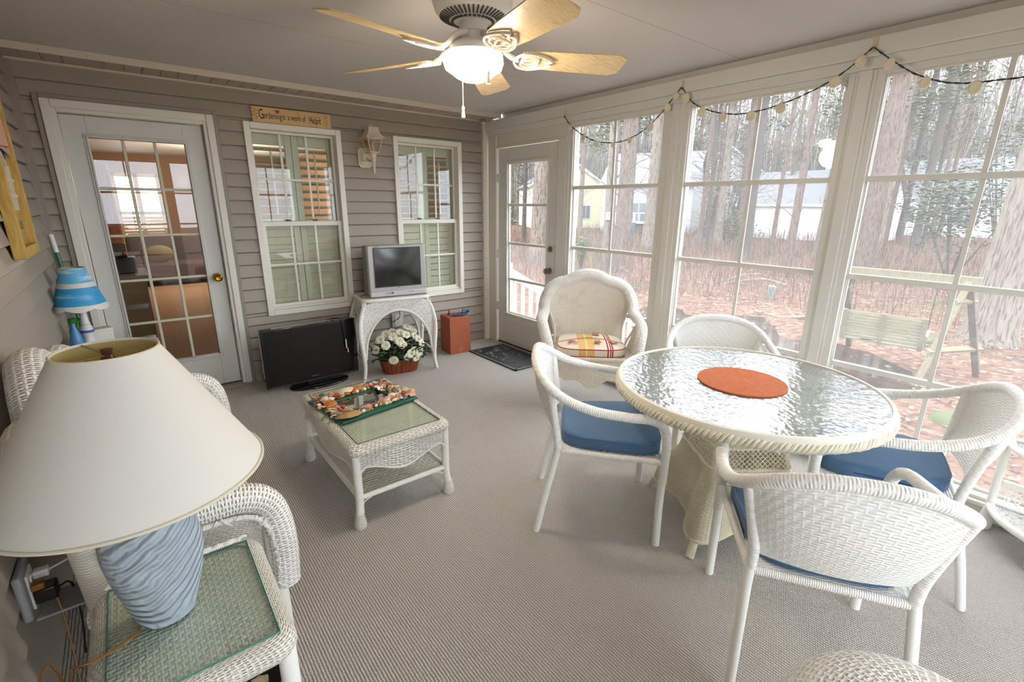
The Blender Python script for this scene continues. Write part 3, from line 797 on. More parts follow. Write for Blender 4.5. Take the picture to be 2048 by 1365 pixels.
# ================================================================== tube television on its wicker stand
sl_=P('silver_plastic','a9a8a6',.35,.2);sd=P('grey_plastic','7c7b78',.5)
tvs=thing('wicker_stand','old white wicker stand with arched apron and cabriole legs carrying a television','side table',(-1.335,-.37,0),math.radians(-9))
TW,TD,TH=.30,.185,.705
g=G();poly=[]
for (cx_,cy_,a0) in ((TW-.06,TD-.06,0),(-TW+.06,TD-.06,PI/2),(-TW+.06,-TD+.06,PI),(TW-.06,-TD+.06,3*PI/2)):
    for k in range(7): poly.append((cx_+.06*math.cos(a0+k*PI/12),cy_+.06*math.sin(a0+k*PI/12)))
g.prism(poly,TH-.012,TH+.004);obj('tabletop',g,W_OLD,tvs)
g=G();g.tube([(x,y,TH-.006) for x,y in poly],.016,10,closed=True);obj('top_rim',g,WR,tvs)
def cab(sx_,sy_): return smoothpath([(sx_*(TW-.02),sy_*(TD-.02),TH-.02),(sx_*(TW+.028),sy_*(TD-.008),.56),(sx_*(TW+.045),sy_*(TD+.003),.42),(sx_*(TW+.03),sy_*(TD+.0),.22),(sx_*(TW+.025),sy_*TD,.10),(sx_*(TW+.04),sy_*(TD+.012),.0)],6)
for sx_ in (-1,1):
    for sy_ in (-1,1):
        g=G();pp=cab(sx_,sy_);g.tube(pp,[.016+.004*(1-abs(i/len(pp)-.5)*2) for i in range(len(pp))],10);obj('leg',g,WR,tvs)
def archpts(hw,zt,zlow,n=24,p=2.3):
    return [(-hw+2*hw*i/n, zlow+(zt-zlow)*(max(0,1-abs(-1+2*i/n)**p))**(1/p)) for i in range(n+1)]
for sy_ in (-1,1):
    ar=archpts(TW+.012,.60,.17,30,2.0)
    outer=[]
    pl=cab(-1,sy_);
    def legx(z):
        for q in range(len(pl)-1):
            if pl[q].z>=z>=pl[q+1].z: return -pl[q].lerp(pl[q+1],(pl[q].z-z)/max(pl[q].z-pl[q+1].z,1e-6)).x
        return TW-.02 if z>TH-.03 else TW+.04
    rows=[]
    ro=[];ri=[]
    for i,(x,z) in enumerate(ar):
        t=i/30
        # outer boundary: up left leg, across top, down right
        if t<.34: zz=.16+(TH-.03-.16)*(t/.34);xo=-legx(zz)
        elif t>.66: zz=.16+(TH-.03-.16)*((1-t)/.34);xo=legx(zz)
        else: zz=TH-.02;xo=-(TW-.03)+2*(TW-.03)*(t-.34)/.32
        ro.append(Vector((xo,sy_*(TD-.004),zz)));ri.append(Vector((x,sy_*(TD-.004),z)))
    for k in range(7): rows.append([ro[i].lerp(ri[i],k/6) for i in range(31)])
    g=G();g.grid(rows,thick=.006);obj('apron',g,W_OLD,tvs)
    g=G();g.tube(ri,.011,8);obj('apron_arch',g,WR,tvs)
for sx_ in (-1,1):
    ar=archpts(TD-.055,.56,.34,18)
    ri=[Vector((sx_*(TW+.015),y,z)) for y,z in ar];ro=[Vector((sx_*(TW+.006),-TD+2*TD*i/18,TH-.02)) for i in range(19)]
    g=G();g.grid([[ro[i].lerp(ri[i],k/5) for i in range(19)] for k in range(6)],thick=.006);obj('apron',g,W_OLD,tvs)
    g=G();g.tube(ri,.010,8);g.tube([(sx_*(TW+.028),-TD,.17),(sx_*(TW+.028),TD,.17)],.012,8);obj('stretcher',g,WR,tvs)

tv=thing('tube_television','boxy silver tube television standing on the wicker stand','television',(-1.305,-.415,.713),math.radians(-7))
g=G();g.box(-.262,.262,-.075,-.02,0,.455);obj('front_bezel',g,sl_,tv,bevel=.012,seg=3)
g=G();z0,z1=.008,.448
rows=[]
for (y,sx_,zb_,zt_) in ((-.03,.257,.006,.450),(.14,.250,.010,.440),(.25,.215,.02,.40),(.30,.17,.03,.34),(.31,.0,.18,.18)):
    rows.append([(-sx_,y,zb_),(sx_,y,zb_),(sx_,y,zt_),(-sx_,y,zt_)])
g.grid(rows,cu=True);obj('rear_shell',g,sd,tv,bevel=.01,angle=30)
g=G();rows=[]
for i in range(9):
    z=.095+(.425-.095)*i/8
    rows.append([(-.205+.41*j/10,-.0795-.006*(1-((j-5)/5)**2)*(1-((i-4)/4)**2),z) for j in range(11)])
g.grid(rows);obj('screen',g,P('crt_glass','1d1f1e',.12,spec=.8),tv)
g=G()
for (a,b,c_,d_) in ((-.213,-.205,.087,.433),(.205,.213,.087,.433),(-.213,.213,.087,.095),(-.213,.213,.425,.433)): g.box(a,b,-.080,-.074,c_,d_)
obj('screen_surround',g,P('dark_bezel','2b2b2b',.4),tv)
g=G();g.box(-.258,.258,-.082,-.07,.004,.05);obj('control_strip',g,P('silver_light','bdbcba',.35,.2),tv,bevel=.008)
g=G()
P('dark_buttons','3a3a3a',.4)
for i in range(4): obj('button',G().blob((-.115+i*.018,-.084,.032),(.005,.003,.004) if i<3 else (.009,.004,.009),10,5),MC['dark_buttons'],tv)
for i in range(3): obj('button',G().blob((.09+i*.02,-.084,.034),(.006,.003,.003),10,5),MC['dark_buttons'],tv)
g=G();[g.box(-.206+i*.0062,-.202+i*.0062,-.0765,-.075,.437,.437+(.008 if i in (0,3,5) else .0055)) for i in range(7)];obj('maker_mark',g,MC['dark_buttons'],tv,smooth=False)
g=G();g.blob((0,-.0762,.078),(.006,.002,.005),8,5);obj('badge',g,P('badge_red','8a5a55',.4),tv)
rm=thing('remote_control','small tan remote control lying beside the tube television','remote control',(-1.60,-.37,.713),.5)
g=G();g.box(-.035,.035,-.018,.018,0,.014);obj('case',g,P('tan_remote','8f7c5c',.5),rm,bevel=.005)
[obj('button',G().box(-.025+i*.012,-.018+i*.012,-.008,.008,.014,.017),MC['dark_buttons'],rm) for i in range(4)]
pc=obj('power_cord',G().tube(smoothpath([(-1.20,-.10,.70),(-1.19,-.14,.60),(-1.17,-.16,.5),(-1.16,-.13,.42),(-1.20,-.06,.37),(-1.16,-.03,.36)],8),.0035,6),P('black_cord','1b1a19',.5));tag(pc,'thin black cord hanging behind the wicker television stand','cord')
def outlet(name,label,M,cover):
    t_=thing(name,label,'power outlet');t_.matrix_world=M
    g=G();g.box(-.065,.065,-.022,0,-.075,.075);obj('mounting_block',g,cover,t_,bevel=.008)
    g=G();g.box(-.035,.035,-.028,-.022,-.057,.057);obj('cover_plate',g,P('outlet_white','e6e4dc',.35),t_,bevel=.002)
    g=G()
    for z in (-.022,.022): g.lathe([(0,0),(.016,0),(.0165,.003),(0,.003)],20);s0=len(g.v)-80;g.xf(Tr(0,-.028,z)@Rx(PI/2),s0)
    obj('socket',g,MC['outlet_white'],t_)
    g=G()
    for z in (-.022,.022):
        g.box(-.008,-.006,-.0318,-.031,z-.001,z+.008);g.box(.006,.008,-.0318,-.031,z-.001,z+.008);g.box(-.0025,.0025,-.0318,-.031,z-.012,z-.008)
    obj('slots',g,MC['dark_buttons'],t_)
    return t_
outlet('wall_outlet','white double outlet on the grey siding behind the flower basket',Tr(-1.133,-.012,.372),P('outlet_tan','c8bfae',.5))

# ================================================================== flat television on the floor
lt=thing('flat_television','large black flat television standing on the carpet under the wide window','television',(-2.08,-.33,0),math.radians(2))
bk=P('gloss_black','0b0b0c',.12,coat=.4)
g=G();g.box(-.39,.39,-.035,.03,.05,.535);obj('cabinet',g,bk,lt,bevel=.008,seg=3)
g=G();g.box(-.352,.352,-.038,-.034,.105,.505);obj('screen',g,P('lcd_screen','060708',.25),lt,smooth=False)
g=G();g.box(-.39,.39,-.030,.01,.035,.056);obj('speaker_bar',g,P('charcoal_bar','2f2e2c',.4),lt,bevel=.006)
g=G();poly=[(.25*math.cos(2*PI*k/40),.125*math.sin(2*PI*k/40)) for k in range(40)];g.prism(poly,.0,.018);g.xf(Tr(.03,-.04,0));obj('base',g,bk,lt,bevel=.006)
g=G();g.box(-.07,.13,-.02,.02,.015,.06);obj('neck',g,bk,lt,bevel=.004)
g=G();[g.box(-.026+i*.0078,-.0205+i*.0078,-.0366,-.035,.076,.0835) for i in range(7)];obj('maker_mark',g,P('dim_silver','6a6a6a',.4),lt,smooth=False)
g=G();g.tube(smoothpath([(.20,.03,.545),(.25,-.02,.548),(.27,-.055,.50),(.275,-.06,.42),(.285,-.06,.33),(.29,-.05,.27)],6),.004,6);g.tube(smoothpath([(.16,.02,.545),(.22,-.03,.55),(.33,-.03,.545),(.36,.0,.54)],6),.004,6)
o=obj('adapter_cord',g,MC['black_cord'],None,lt.location,(0,0,lt.rotation_euler.z));tag(o,'black cord draped over the top of the flat television','cord')
g=G();g.box(.277,.287,-.066,-.055,.28,.36);g.box(.29,.298,-.064,-.058,.24,.28)
o=obj('cord_tag',g,P('tag_white','c9c9c6',.5),None,lt.location,(0,0,lt.rotation_euler.z),bevel=.001);tag(o,'white paper tag on the cord in front of the black screen','cord tag')

# ================================================================== flower basket
fb=thing('flower_basket','wooden slat basket of white artificial flowers under the wicker stand','flower basket',(-1.345,-.48,0),math.radians(-9));fb.scale=(1.12,1.1,1.1)
bw=mk_wood('basket_wood','6b2f1a','8f4526',6,.45,2)
g=G()
def baskside(t):
    # rounded rectangle param
    return t
nS=26
for k in range(nS):
    # slats around perimeter of ellipse-rect
    a=2*PI*(k+.5)/nS
    def sup(a,rx,ry,p=3.2):
        c_,s_=math.cos(a),math.sin(a);r=(abs(c_)**p+abs(s_)**p)**(-1/p);return (rx*r*c_,ry*r*s_)
    w_=PI/nS*.93
    rows=[]
    for (rx,ry,z) in ((.135,.075,.0),(.150,.088,.06),(.165,.10,.125)):
        rows.append([sup(a-w_,rx,ry)+(z,),sup(a,rx*1.012,ry*1.012)+(z,),sup(a+w_,rx,ry)+(z,)])
    g.grid(rows,thick=.005)
g.prism([sup(2*PI*k/40,.13,.07) for k in range(40)],0,.006)
obj('basket',g,bw,fb,angle=25)
g=G();g.prism([sup(2*PI*k/40,.158,.095) for k in range(40)],.10,.115);obj('moss_filling',g,P('moss','2e3a1c',.9,bump=.5),fb)
leafm=P('leaf_green','24451f',.5,var=.35,vscale=30);rng=random.Random(3)
g=G()
for k in range(330):
    a=rng.uniform(0,2*PI);r=rng.uniform(0,1)**.5;x=.225*r*math.cos(a);y=.15*r*math.sin(a)-.02;z=.12+.17*rng.random()*(1-r*.45)+.02
    L=rng.uniform(.04,.068);w_=L*.42
    M=Tr(x,y,z)@Rz(rng.uniform(0,2*PI))@Ry(rng.uniform(-.9,.5))@Rx(rng.uniform(-.5,.5))
    g.add([M@Vector(p) for p in ((0,0,0),(L*.35,-w_*.5,.004),(L*.35,w_*.5,.004),(L*.75,-w_*.42,0),(L*.75,w_*.42,0),(L,0,-.008),(L*.4,0,-.004),(L*.75,0,-.006))],[(0,1,6),(0,6,2),(1,3,7,6),(2,6,7,4),(3,5,7),(7,5,4)])
obj('foliage',g,leafm,fb,kind='stuff')
g=G()
for k in range(26):
    a=rng.uniform(0,2*PI);r=rng.uniform(0,.8);g.tube(smoothpath([(0,0,.10),(.08*r*math.cos(a),.05*r*math.sin(a),.17),(.2*r*math.cos(a),.12*r*math.sin(a),.27)],4),.0022,5)
obj('stems',g,P('stem_green','3d5a2a',.5),fb)
petal=P('petal_white','e9e6d2',.55);cen=P('flower_center','c9c24a',.6)
fl=[(-.13,-.09,.265),(-.155,-.02,.30),(-.06,-.05,.32),(-.02,-.10,.29),(.01,-.03,.345),(.045,-.07,.33),(.0,-.12,.26),(-.085,-.135,.145),(.03,-.14,.16),(.10,-.10,.19),(.13,-.13,.185),(.055,-.15,.185),(.13,-.02,.30),(.155,-.04,.27),(.11,.02,.36),(.14,.03,.33),(.08,.01,.375),(.19,-.02,.20),(-.1,.03,.33),(-.19,.0,.21),(.17,-.08,.24),(.10,-.14,.14),(-.04,.04,.34)]
for (x,y,z) in fl:
    g=G();g2=G();R_=rng.uniform(.032,.040)
    d=Vector((x*.8,-.14+y*.6,(z-.2)*1.3+.02)).normalized();q=Vector((0,0,1)).rotation_difference(d).to_matrix().to_4x4()
    M=Tr(x,y,z)@q@Rz(rng.uniform(0,6))
    for p in range(6):
        a=2*PI*p/6+.1*rng.random();ca,sa=math.cos(a),math.sin(a)
        rows=[]
        for i,(rr,ww,hh) in enumerate(((.002,.002,0),(.012,.010,.006),(.024,.0215,.011),(R_,.016,.004))):
            rows.append([M@Vector((ca*rr-sa*ww*t_,sa*rr+ca*ww*t_,hh-abs(t_)*.004+.003*math.sin(5*t_+p))) for t_ in (-1,-.5,0,.5,1)])
        g.grid(rows)
    b=obj('blossom',g,petal,fb,angle=80)
    g2.blob((0,0,.008),(.006,.006,.004),8,4);g2.xf(M);obj('center',g2,cen,b)

# ================================================================== cardboard box with a clamp
cardm=P('cardboard','a4583a',.7,bump=.06,bscale=60,var=.06,vscale=8)
cb=thing('cardboard_box','tall reddish-brown cardboard box beside the wicker stand','cardboard box',(-.587,-.25,0),math.radians(-4))
g=G();bx_,by_,bh=.119,.108,.385;T_=.004
g.box(-bx_,bx_,-by_,-by_+T_,0,bh);g.box(-bx_,bx_,by_-T_,by_,0,bh);g.box(-bx_,-bx_+T_,-by_,by_,0,bh);g.box(bx_-T_,bx_,-by_,by_,0,bh);g.box(-bx_,bx_,-by_,by_,0,T_)
obj('body',g,cardm,cb,bevel=.0015)
for (a,b,dz) in ((-by_,-.005,.0),(.005,by_,.004)):
    g=G();g.box(-bx_,bx_,a,b,bh+dz*0,bh+.004);g.xf(Tr(0,0,dz));obj('flap',g,cardm,cb,bevel=.001)
g=G()
for z in (.065,.12,.205,.30): g.box(-bx_+.002,bx_-.002,-by_-.0008,-by_,z,z+.0018)
g.box(-.012,.02,-by_-.0012,-by_,.02,.065);obj('packing_tape',g,P('clear_tape','b97a58',.25),cb,smooth=False)
cl=thing('blue_clamp','blue plastic clamp lying on top of the cardboard box','clamp',(-.545,-.29,.393),.15)
bl=P('blue_plastic','1d4466',.35)
g=G();g.prism([(-.10,.0),(.0,-.045),(.09,-.02),(.095,.02),(.04,.03),(.0,.01),(-.09,.03)],0,.02);obj('jaw',g,bl,cl,bevel=.004)
g=G();g.tube([(.03,.0,.02),(.06,.02,.045),(.12,.02,.03)],.012,10);g.blob((.125,.02,.025),(.018,.016,.02),10,6);obj('handle',g,bl,cl)
g=G();g.lathe([(0,0),(.02,0),(.018,.01),(.006,.02),(.004,.05),(0,.052)],14);o=obj('black_fitting',g,P('black_plastic2','15181c',.4),None,(-.63,-.20,.393));tag(o,'small black pointed fitting standing on the back of the cardboard box','fitting')

# ================================================================== door mat
mt=thing('door_mat','black rubber door mat with raised scroll pattern before the porch door','door mat',(-.26,-.77,0),0)
g=G();g.box(-.235,.215,-.39,.40,0,.010);obj('base',g,P('mat_black','17181a',.6),mt,bevel=.004)
g=G();g.box(-.235,-.21,-.39,.40,.010,.014);g.box(.19,.215,-.39,.40,.010,.014);g.box(-.235,.215,-.39,-.37,.010,.014);g.box(-.235,.215,.38,.40,.010,.014)
rng=random.Random(11)
for k in range(34):
    x,y=rng.uniform(-.17,.15),rng.uniform(-.33,.34);pts=[]
    a0=rng.uniform(0,6);R_=rng.uniform(.02,.045)
    for i in range(14): rr=R_*(1-i/16);pts.append((min(max(x+rr*math.cos(a0+i*.5),-.2),.18),y+rr*math.sin(a0+i*.5),.011))
    g.tube(pts,.0042,5)
obj('scroll_relief',g,P('mat_relief','55585a',.35),mt)

# ================================================================== shell helper
def shellgeo(L,Wd,H,ribs=9,n=14,k=5):
    g=G();rows=[]
    for i in range(k+1):
        t=i/k;row=[]
        for j in range(n+1):
            a=-1.25+2.5*j/n
            rr=t*L*(1-.10*abs(a))*(1+.025*math.cos(ribs*PI*(j/n)*2))
            row.append((rr*math.sin(a)*Wd/L,rr*math.cos(a)-L*.45,H*math.sin(PI*min(1,.12+t*.88))*(1-.12*abs(a))+.001*math.cos(ribs*2*PI*j/n)))
        rows.append(row)
    g.grid(rows,thick=.0015);return g
# ================================================================== coffee table
ct=thing('coffee_table','white wicker coffee table with glass top and shell frame on it','coffee table',(-2.255,-2.055,0))
HX,HY,CZ=.268,.425,.430
def rr_poly(hx,hy,r,n=6):
    out=[]
    for (cx_,cy_,a0) in ((hx-r,hy-r,0),(-hx+r,hy-r,PI/2),(-hx+r,-hy+r,PI),(hx-r,-hy+r,3*PI/2)):
        for k in range(n+1): out.append((cx_+r*math.cos(a0+k*PI/2/n),cy_+r*math.sin(a0+k*PI/2/n)))
    return out
g=G();rows=[]
for k in range(9):
    a=PI/2-PI*k/8*.92
    ins=.032*(1-math.cos(a)) if a>-PI/2 else 0
    rows.append([(x,y,CZ-.032+.032*math.sin(a)) for x,y in rr_poly(HX-.0-.032+.032*math.cos(a),HY-.032+.032*math.cos(a),.045)])
inner=[[(x,y,CZ) for x,y in rr_poly(HX-.052,HY-.045,.008)]]
g.grid(inner+rows,cu=True);obj('rolled_rim',g,W_RIM,ct,angle=60)
g=G();g.grid([[(x,y,CZ-.006) for x in (-HX+.04,HX-.04)] for y in (-HY+.035,HY-.035)]);obj('woven_top',g,weave('wicker_coffee_top','e8e9dc',.015,.0105,hole=0,strength=1.0),ct,smooth=False)
g=G();g.box(-HX+.048,HX-.048,-HY+.042,HY-.042,CZ-.002,CZ+.004);obj('glass_insert',g,glass('green_glass','f9fcf9',.02,fres=1.5,haze=.03,hazecol='dcebdf'),ct,smooth=False)
g=G();q=[(HX-.048,HY-.042),(-HX+.048,HY-.042),(-HX+.048,-HY+.042),(HX-.048,-HY+.042)]
g.tube([(x,y,CZ+.001) for x,y in q],.0022,6,closed=True);obj('glass_edge',g,P('glass_edge_green','2f5a4c',.2),ct)
def skirt(axis,half,off,depth_c,depth_e):
    rows=[];n=30
    for k in range(6):
        row=[]
        for j in range(n+1):
            t=-1+2*j/n
            d=depth_e+(depth_c-depth_e)*(math.cos(PI*t*1.0)*.5+.5)**1.5+ (.05*(max(0,abs(t)-.82)/.18))
            z=CZ-.055-d*k/5;u=t*half
            row.append((u,off,z) if axis=='x' else (off,u,z))
        rows.append(row)
    return rows
for sy_ in (-1,1):
    g=G();R_=skirt('x',HX-.018,sy_*(HY-.018),.125,.06);g.grid(R_,thick=.006);ap=obj('apron',g,W_RIM,ct)
    g=G();g.tube(R_[-1],.006,6);obj('apron_braid',g,WR,ap)
for sx_ in (-1,1):
    g=G();R_=skirt('y',HY-.018,sx_*(HX-.018),.125,.06);g.grid(R_,thick=.006);ap=obj('apron',g,W_RIM,ct)
    g=G();g.tube(R_[-1],.006,6);obj('apron_braid',g,WR,ap)
for sx_ in (-1,1):
    for sy_ in (-1,1):
        x,y=sx_*(HX-.03),sy_*(HY-.03)
        g=G();g.tube(smoothpath([(x,y,CZ-.05),(x,y,.20),(x,y,.13),(x+sx_*.006,y+sy_*.006,.07)],4),.020,12);lg=obj('leg',g,wrap('leg_wrap','e4e0d8',.0035,.25),ct)
        g=G();g.lathe([(0,0),(.026,.0),(.030,.012),(.029,.03),(.024,.055),(.021,.075),(0,.075)],16,x+sx_*.008,y+sy_*.008);obj('foot_cuff',g,W_FINE,lg)
SZ=.155
g=G();a,b=HX-.03,HY-.03
for (p0,p1) in (((-a,-b),(a,-b)),((-a,b),(a,b)),((-a,-b),(-a,b)),((a,-b),(a,b))): g.tube([(p0[0],p0[1],SZ),(p1[0],p1[1],SZ)],.014,10)
for sx_ in (-1,1):
    for sy_ in (-1,1):
        g.tube(smoothpath([(sx_*a,sy_*(b-.07),SZ-.01),(sx_*a,sy_*(b-.018),SZ-.035),(sx_*a,sy_*(b-.016),SZ-.09)],5),.004,6);g.tube(smoothpath([(sx_*(a-.07),sy_*b,SZ-.01),(sx_*(a-.018),sy_*b,SZ-.035),(sx_*(a-.016),sy_*b,SZ-.09)],5),.004,6)
obj('shelf_frame',g,WR,ct)
g=G();g.grid([[(x,y,SZ+.004) for x in (-a,a)] for y in (-b,b)],thick=.004);obj('lower_shelf',g,weave('wicker_shelf','d8d3c2',.020,.022,hole=.3),ct,smooth=False)
# shell mirror frame: corners on the glass, slightly turned
fr=thing('shell_mirror','green mirror frame covered with glued sea shells lying on the coffee table','mirror frame',(-2.262,-1.975,CZ+.0045),math.radians(9))
fg=P('frame_green','0f5a45',.4);fx,fy=.232,.195
g=G();g.box(-fx,fx,-fy,-fy+.11,0,.014);g.box(-fx,fx,fy-.11,fy,0,.014);g.box(-fx,-fx+.10,-fy+.11,fy-.11,0,.014);g.box(fx-.10,fx,-fy+.11,fy-.11,0,.014)
obj('frame',g,fg,fr,bevel=.003)
g=G();g.box(-fx+.1,fx-.1,-fy+.11,fy-.11,.004,.008);obj('mirror_glass',g,P('mirror','c9cac4',.03,1),fr,smooth=False)
shc=[P('shell_'+n_,c_,.45,var=.22,vscale=90) for n_,c_ in (('orange','c9763c'),('peach','d9a582'),('cream','ded0b2'),('grey','77706c'),('rust','9a4527'),('white','e8e3d8'),('slate','565a58'),('pink','c79a8c'),('tan','b08a5c'))]
rng=random.Random(5)
geo=[shellgeo(.048,.050,.014,9),shellgeo(.038,.042,.013,7),shellgeo(.030,.034,.012,6),shellgeo(.036,.026,.010,5)]
mes=[]
for gi in geo:
    for c_ in shc:
        o=obj('tmp',gi,c_,fr,angle=60);mes.append(o.data);bpy.data.objects.remove(o)
cnt=0
for k in range(98):
    side=rng.choice('tttbbblrlr')
    if side=='t': x,y=rng.uniform(-fx+.01,fx-.01),rng.uniform(fy-.085,fy-.005)
    elif side=='b': x,y=rng.uniform(-fx+.01,fx-.01),rng.uniform(-fy+.035,-fy+.105)
    elif side=='l': x,y=rng.uniform(-fx,-fx+.09),rng.uniform(-fy+.03,fy-.01)
    else: x,y=rng.uniform(fx-.09,fx),rng.uniform(-fy+.03,fy-.01)
    me=mes[(0 if k<8 else rng.randint(0,3))*9+rng.randint(0,8)]
    o=bpy.data.objects.new('shell',me);COL.objects.link(o);o.parent=fr
    o.location=(x,y,.014+rng.uniform(.0,.010));o.rotation_euler=(rng.uniform(-.35,.35),rng.uniform(-.35,.35),rng.uniform(0,6.28))
o=bpy.data.objects.new('shell',mes[8*1+0]);COL.objects.link(o);o.parent=fr;o.data=mes[8];o.location=(-fx+.055,-fy+.03,.022);o.rotation_euler=(.2,0,2.9);o.scale=(1.7,1.7,1.5);o['label']='large ribbed tan scallop shell'
o=bpy.data.objects.new('shell',mes[2]);COL.objects.link(o);o.parent=fr;o.location=(-.02,fy-.045,.026);o.scale=(1.6,1.5,1.3);o.rotation_euler=(.2,0,.3);o['label']='large pale shell with pink markings'
rng=random.Random(8);g=G()
for k in range(240):
    while True:
        x,y=rng.uniform(-fx+.0,fx-.0),rng.uniform(-fy+.03,fy-.005)
        if abs(x)>fx-.095 or y>fy-.09 or (y<-fy+.105): break
    r=rng.uniform(.008,.015);s0=len(g.f);g.blob((x,y,.014+r*.5),(r,r*rng.uniform(.6,1),r*.75),8,5,m=rng.randint(0,7))
obj('pebbles',g,[shc[i] for i in (0,1,2,3,4,5,6,8)],fr,kind='stuff')
g=G();g.tube(smoothpath([(-fx+.03,.02,.02),(-fx-.01,-.04,.018),(-fx-.055,-.08,.006)],6),[.004]*13 if False else .004,6);obj('green_stem',g,P('stem_olive','6b8020',.5),fr)
# ================================================================== dining chairs
def dining_chair(loc,rz,label):
    ch=thing('dining_chair',label,'chair',loc,rz,'white resin wicker dining chairs around the glass table')
    # continuous rim: back arch running into both arms
    half=[(0,-.315,.835),(.10,-.312,.828),(.19,-.292,.800),(.255,-.245,.755),(.290,-.16,.705),(.305,-.04,.668),(.303,.10,.648),(.292,.20,.636),(.281,.252,.600),(.274,.272,.535),(.270,.276,.46)]
    L=[(-x,y,z) for x,y,z in half[::-1]]+half[1:]
    sp=smoothpath(L,5)
    g=G();g.tube(sp,[.021 if 12<i<len(sp)-12 else .0195 for i in range(len(sp))],12)
    obj('rim_and_arms',g,WRESIN,ch)
    top=resample([p for p in smoothpath([(-.255,-.245,.755),(-.19,-.292,.800),(-.10,-.312,.828),(0,-.315,.835),(.10,-.312,.828),(.19,-.292,.800),(.255,-.245,.755)],6)],25)
    bot=[Vector((-.198+.396*i/24,-.195-.035*(1-(-1+i/12)**2),.492)) for i in range(25)]
    rows=[]
    for k in range(13):
        t=k/12
        row=[]
        for i in range(25):
            p=top[i].lerp(bot[i],t);p.y-=.028*math.sin(PI*t)*(1-abs(-1+i/12)**2*.6);row.append(p)
        rows.append(row)
    g=G();g.grid(rows,thick=.010);obj('backrest',g,W_CHAIR,ch,angle=60)
    for s_ in (-1,1):
        g=G();g.tube(smoothpath([(s_*.262,-.238,.748),(s_*.236,-.222,.64),(s_*.214,-.205,.52),(s_*.212,-.195,.44),(s_*.214,-.198,.415)],5),.0175,10);obj('back_post',g,WRESIN,ch)
        g=G();g.tube(smoothpath([(s_*.213,-.196,.43),(s_*.218,-.21,.36),(s_*.226,-.25,.18),(s_*.232,-.285,.0)],5),.0165,12);lg=obj('leg',g,SMOOTHW,ch)
        g=G();g.tube(smoothpath([(s_*.270,.276,.47),(s_*.267,.272,.36),(s_*.266,.27,.2),(s_*.267,.272,.0)],5),.0175,12);lg=obj('leg',g,SMOOTHW,ch)
        g=G();g.tube([(s_*.269,.275,.47),(s_*.2665,.272,.32)],.0195,12);obj('leg_wrap',g,WR,lg)
        g=G();g.tube([(s_*.214,-.19,.425),(s_*.266,.26,.425)],.0135,10);obj('seat_rail',g,WR,ch)
    g=G();g.tube([(-.266,.262,.425),(.266,.262,.425)],.014,10);obj('seat_rail',g,WR,ch)
    g=G();g.tube([(-.213,-.195,.425),(.213,-.195,.425)],.014,10);obj('seat_rail',g,WR,ch)
    g=G();g.grid([[(-.25+.035*(1-k/8)+(.50-.07*(1-k/8))*i/10,-.185+.44*k/8,.432-.012*math.sin(PI*i/10)*math.sin(PI*k/8)) for i in range(11)] for k in range(9)],thick=.008);obj('seat',g,W_CHAIR,ch)
    return ch
denim=N('denim_cushion');c=denim.obj()
dn=denim.noise(c,260,2,.8);db=denim.noise(c,7,5,.65)
colr=denim.mix(dn,lin('2f4c70'),lin('53749a'))
colr=denim.mix(denim.m('MULTIPLY',db,.55),colr,lin('647b8d'))
s_=denim.n('NewGeometry').outputs['Normal'];nz=denim.sep(s_)[2]
denim=denim.done(denim.bsdf(colr,.9,0,denim.bump(dn,.25,.002),.1,sheen=.2))
def pillow(w0,w1,d,h,n=14,k=5,sq=5.0,puff=.35):
    """boxy seat cushion, w0 back width, w1 front width"""
    g=G();rows=[]
    prof=[(.0,0),(.55,.0),(.9,.0),(.985,.06),(1.0,.25),(1.0,.75),(.985,.93),(.9,1.0),(.55,1.0+puff*.5),(0,1.0+puff)]
    for (f,z) in prof:
        row=[]
        for i in range(56):
            a=2*PI*i/56;c_,s1=math.cos(a),math.sin(a);r=(abs(c_)**sq+abs(s1)**sq)**(-1/sq)
            y=s1*r*f*d/2;wd=(w0+(w1-w0)*(y/d+.5))/2
            row.append((c_*r*f*wd,y,z*h))
        rows.append(row)
    g.grid(rows,cu=True);return g
def blue_cushion(loc,rz,label,dz=0):
    o=thing('seat_cushion',label,'seat cushion',loc,rz,'blue denim cushions on the dining chairs')
    g=pillow(.40,.515,.46,.058,puff=.18);obj('cover',g,denim,o,loc=(0,.048,.441),angle=60)
    g=G();rr=[]
    for zf in (.441+.006,.441+.052):
        pts=[]
        for i in range(56):
            a=2*PI*i/56;c_,s1=math.cos(a),math.sin(a);r=(abs(c_)**5+abs(s1)**5)**(-.2);y=s1*r*.99*.23
            pts.append((c_*r*.99*(.40+.115*(y/.46+.5))/2,y+.048,zf))
        g.tube(pts,.0035,6,closed=True)
    obj('piping',g,denim,o)
    g=G();g.box(-.012,.012,.27,.2785,.455,.47)if False else g.tube([(-.2385,.14,.462),(-.222,-.10,.462)],.0022,5);obj('zip_seam',g,P('navy_seam','17283f',.7),o)
    return o
def facing(a): return math.radians(a)-PI/2
CH=[((-1.475,-3.030,0),-44.5,'white wicker dining chair beside the tulip armchair with its blue cushion in full view','blue denim cushion on the dining chair beside the coffee table side'),
    ((-.545,-3.155,0),-140,'white wicker dining chair behind the glass table, only its arched back showing','blue cushion hidden under the far side of the glass table'),
    ((-.70,-4.03,0),108,'white wicker dining chair next to the corner shelf, facing the glass table','wide blue denim cushion on the chair next to the corner shelf'),
    ((-1.525,-4.03,0),32,'white wicker dining chair seen from behind, its woven back toward the viewer','dark blue cushion slanting off the chair seen from behind')]
for (loc,a,l1,l2) in CH:
    dining_chair(loc,facing(a),l1)
    blue_cushion(loc,facing(a),l2)

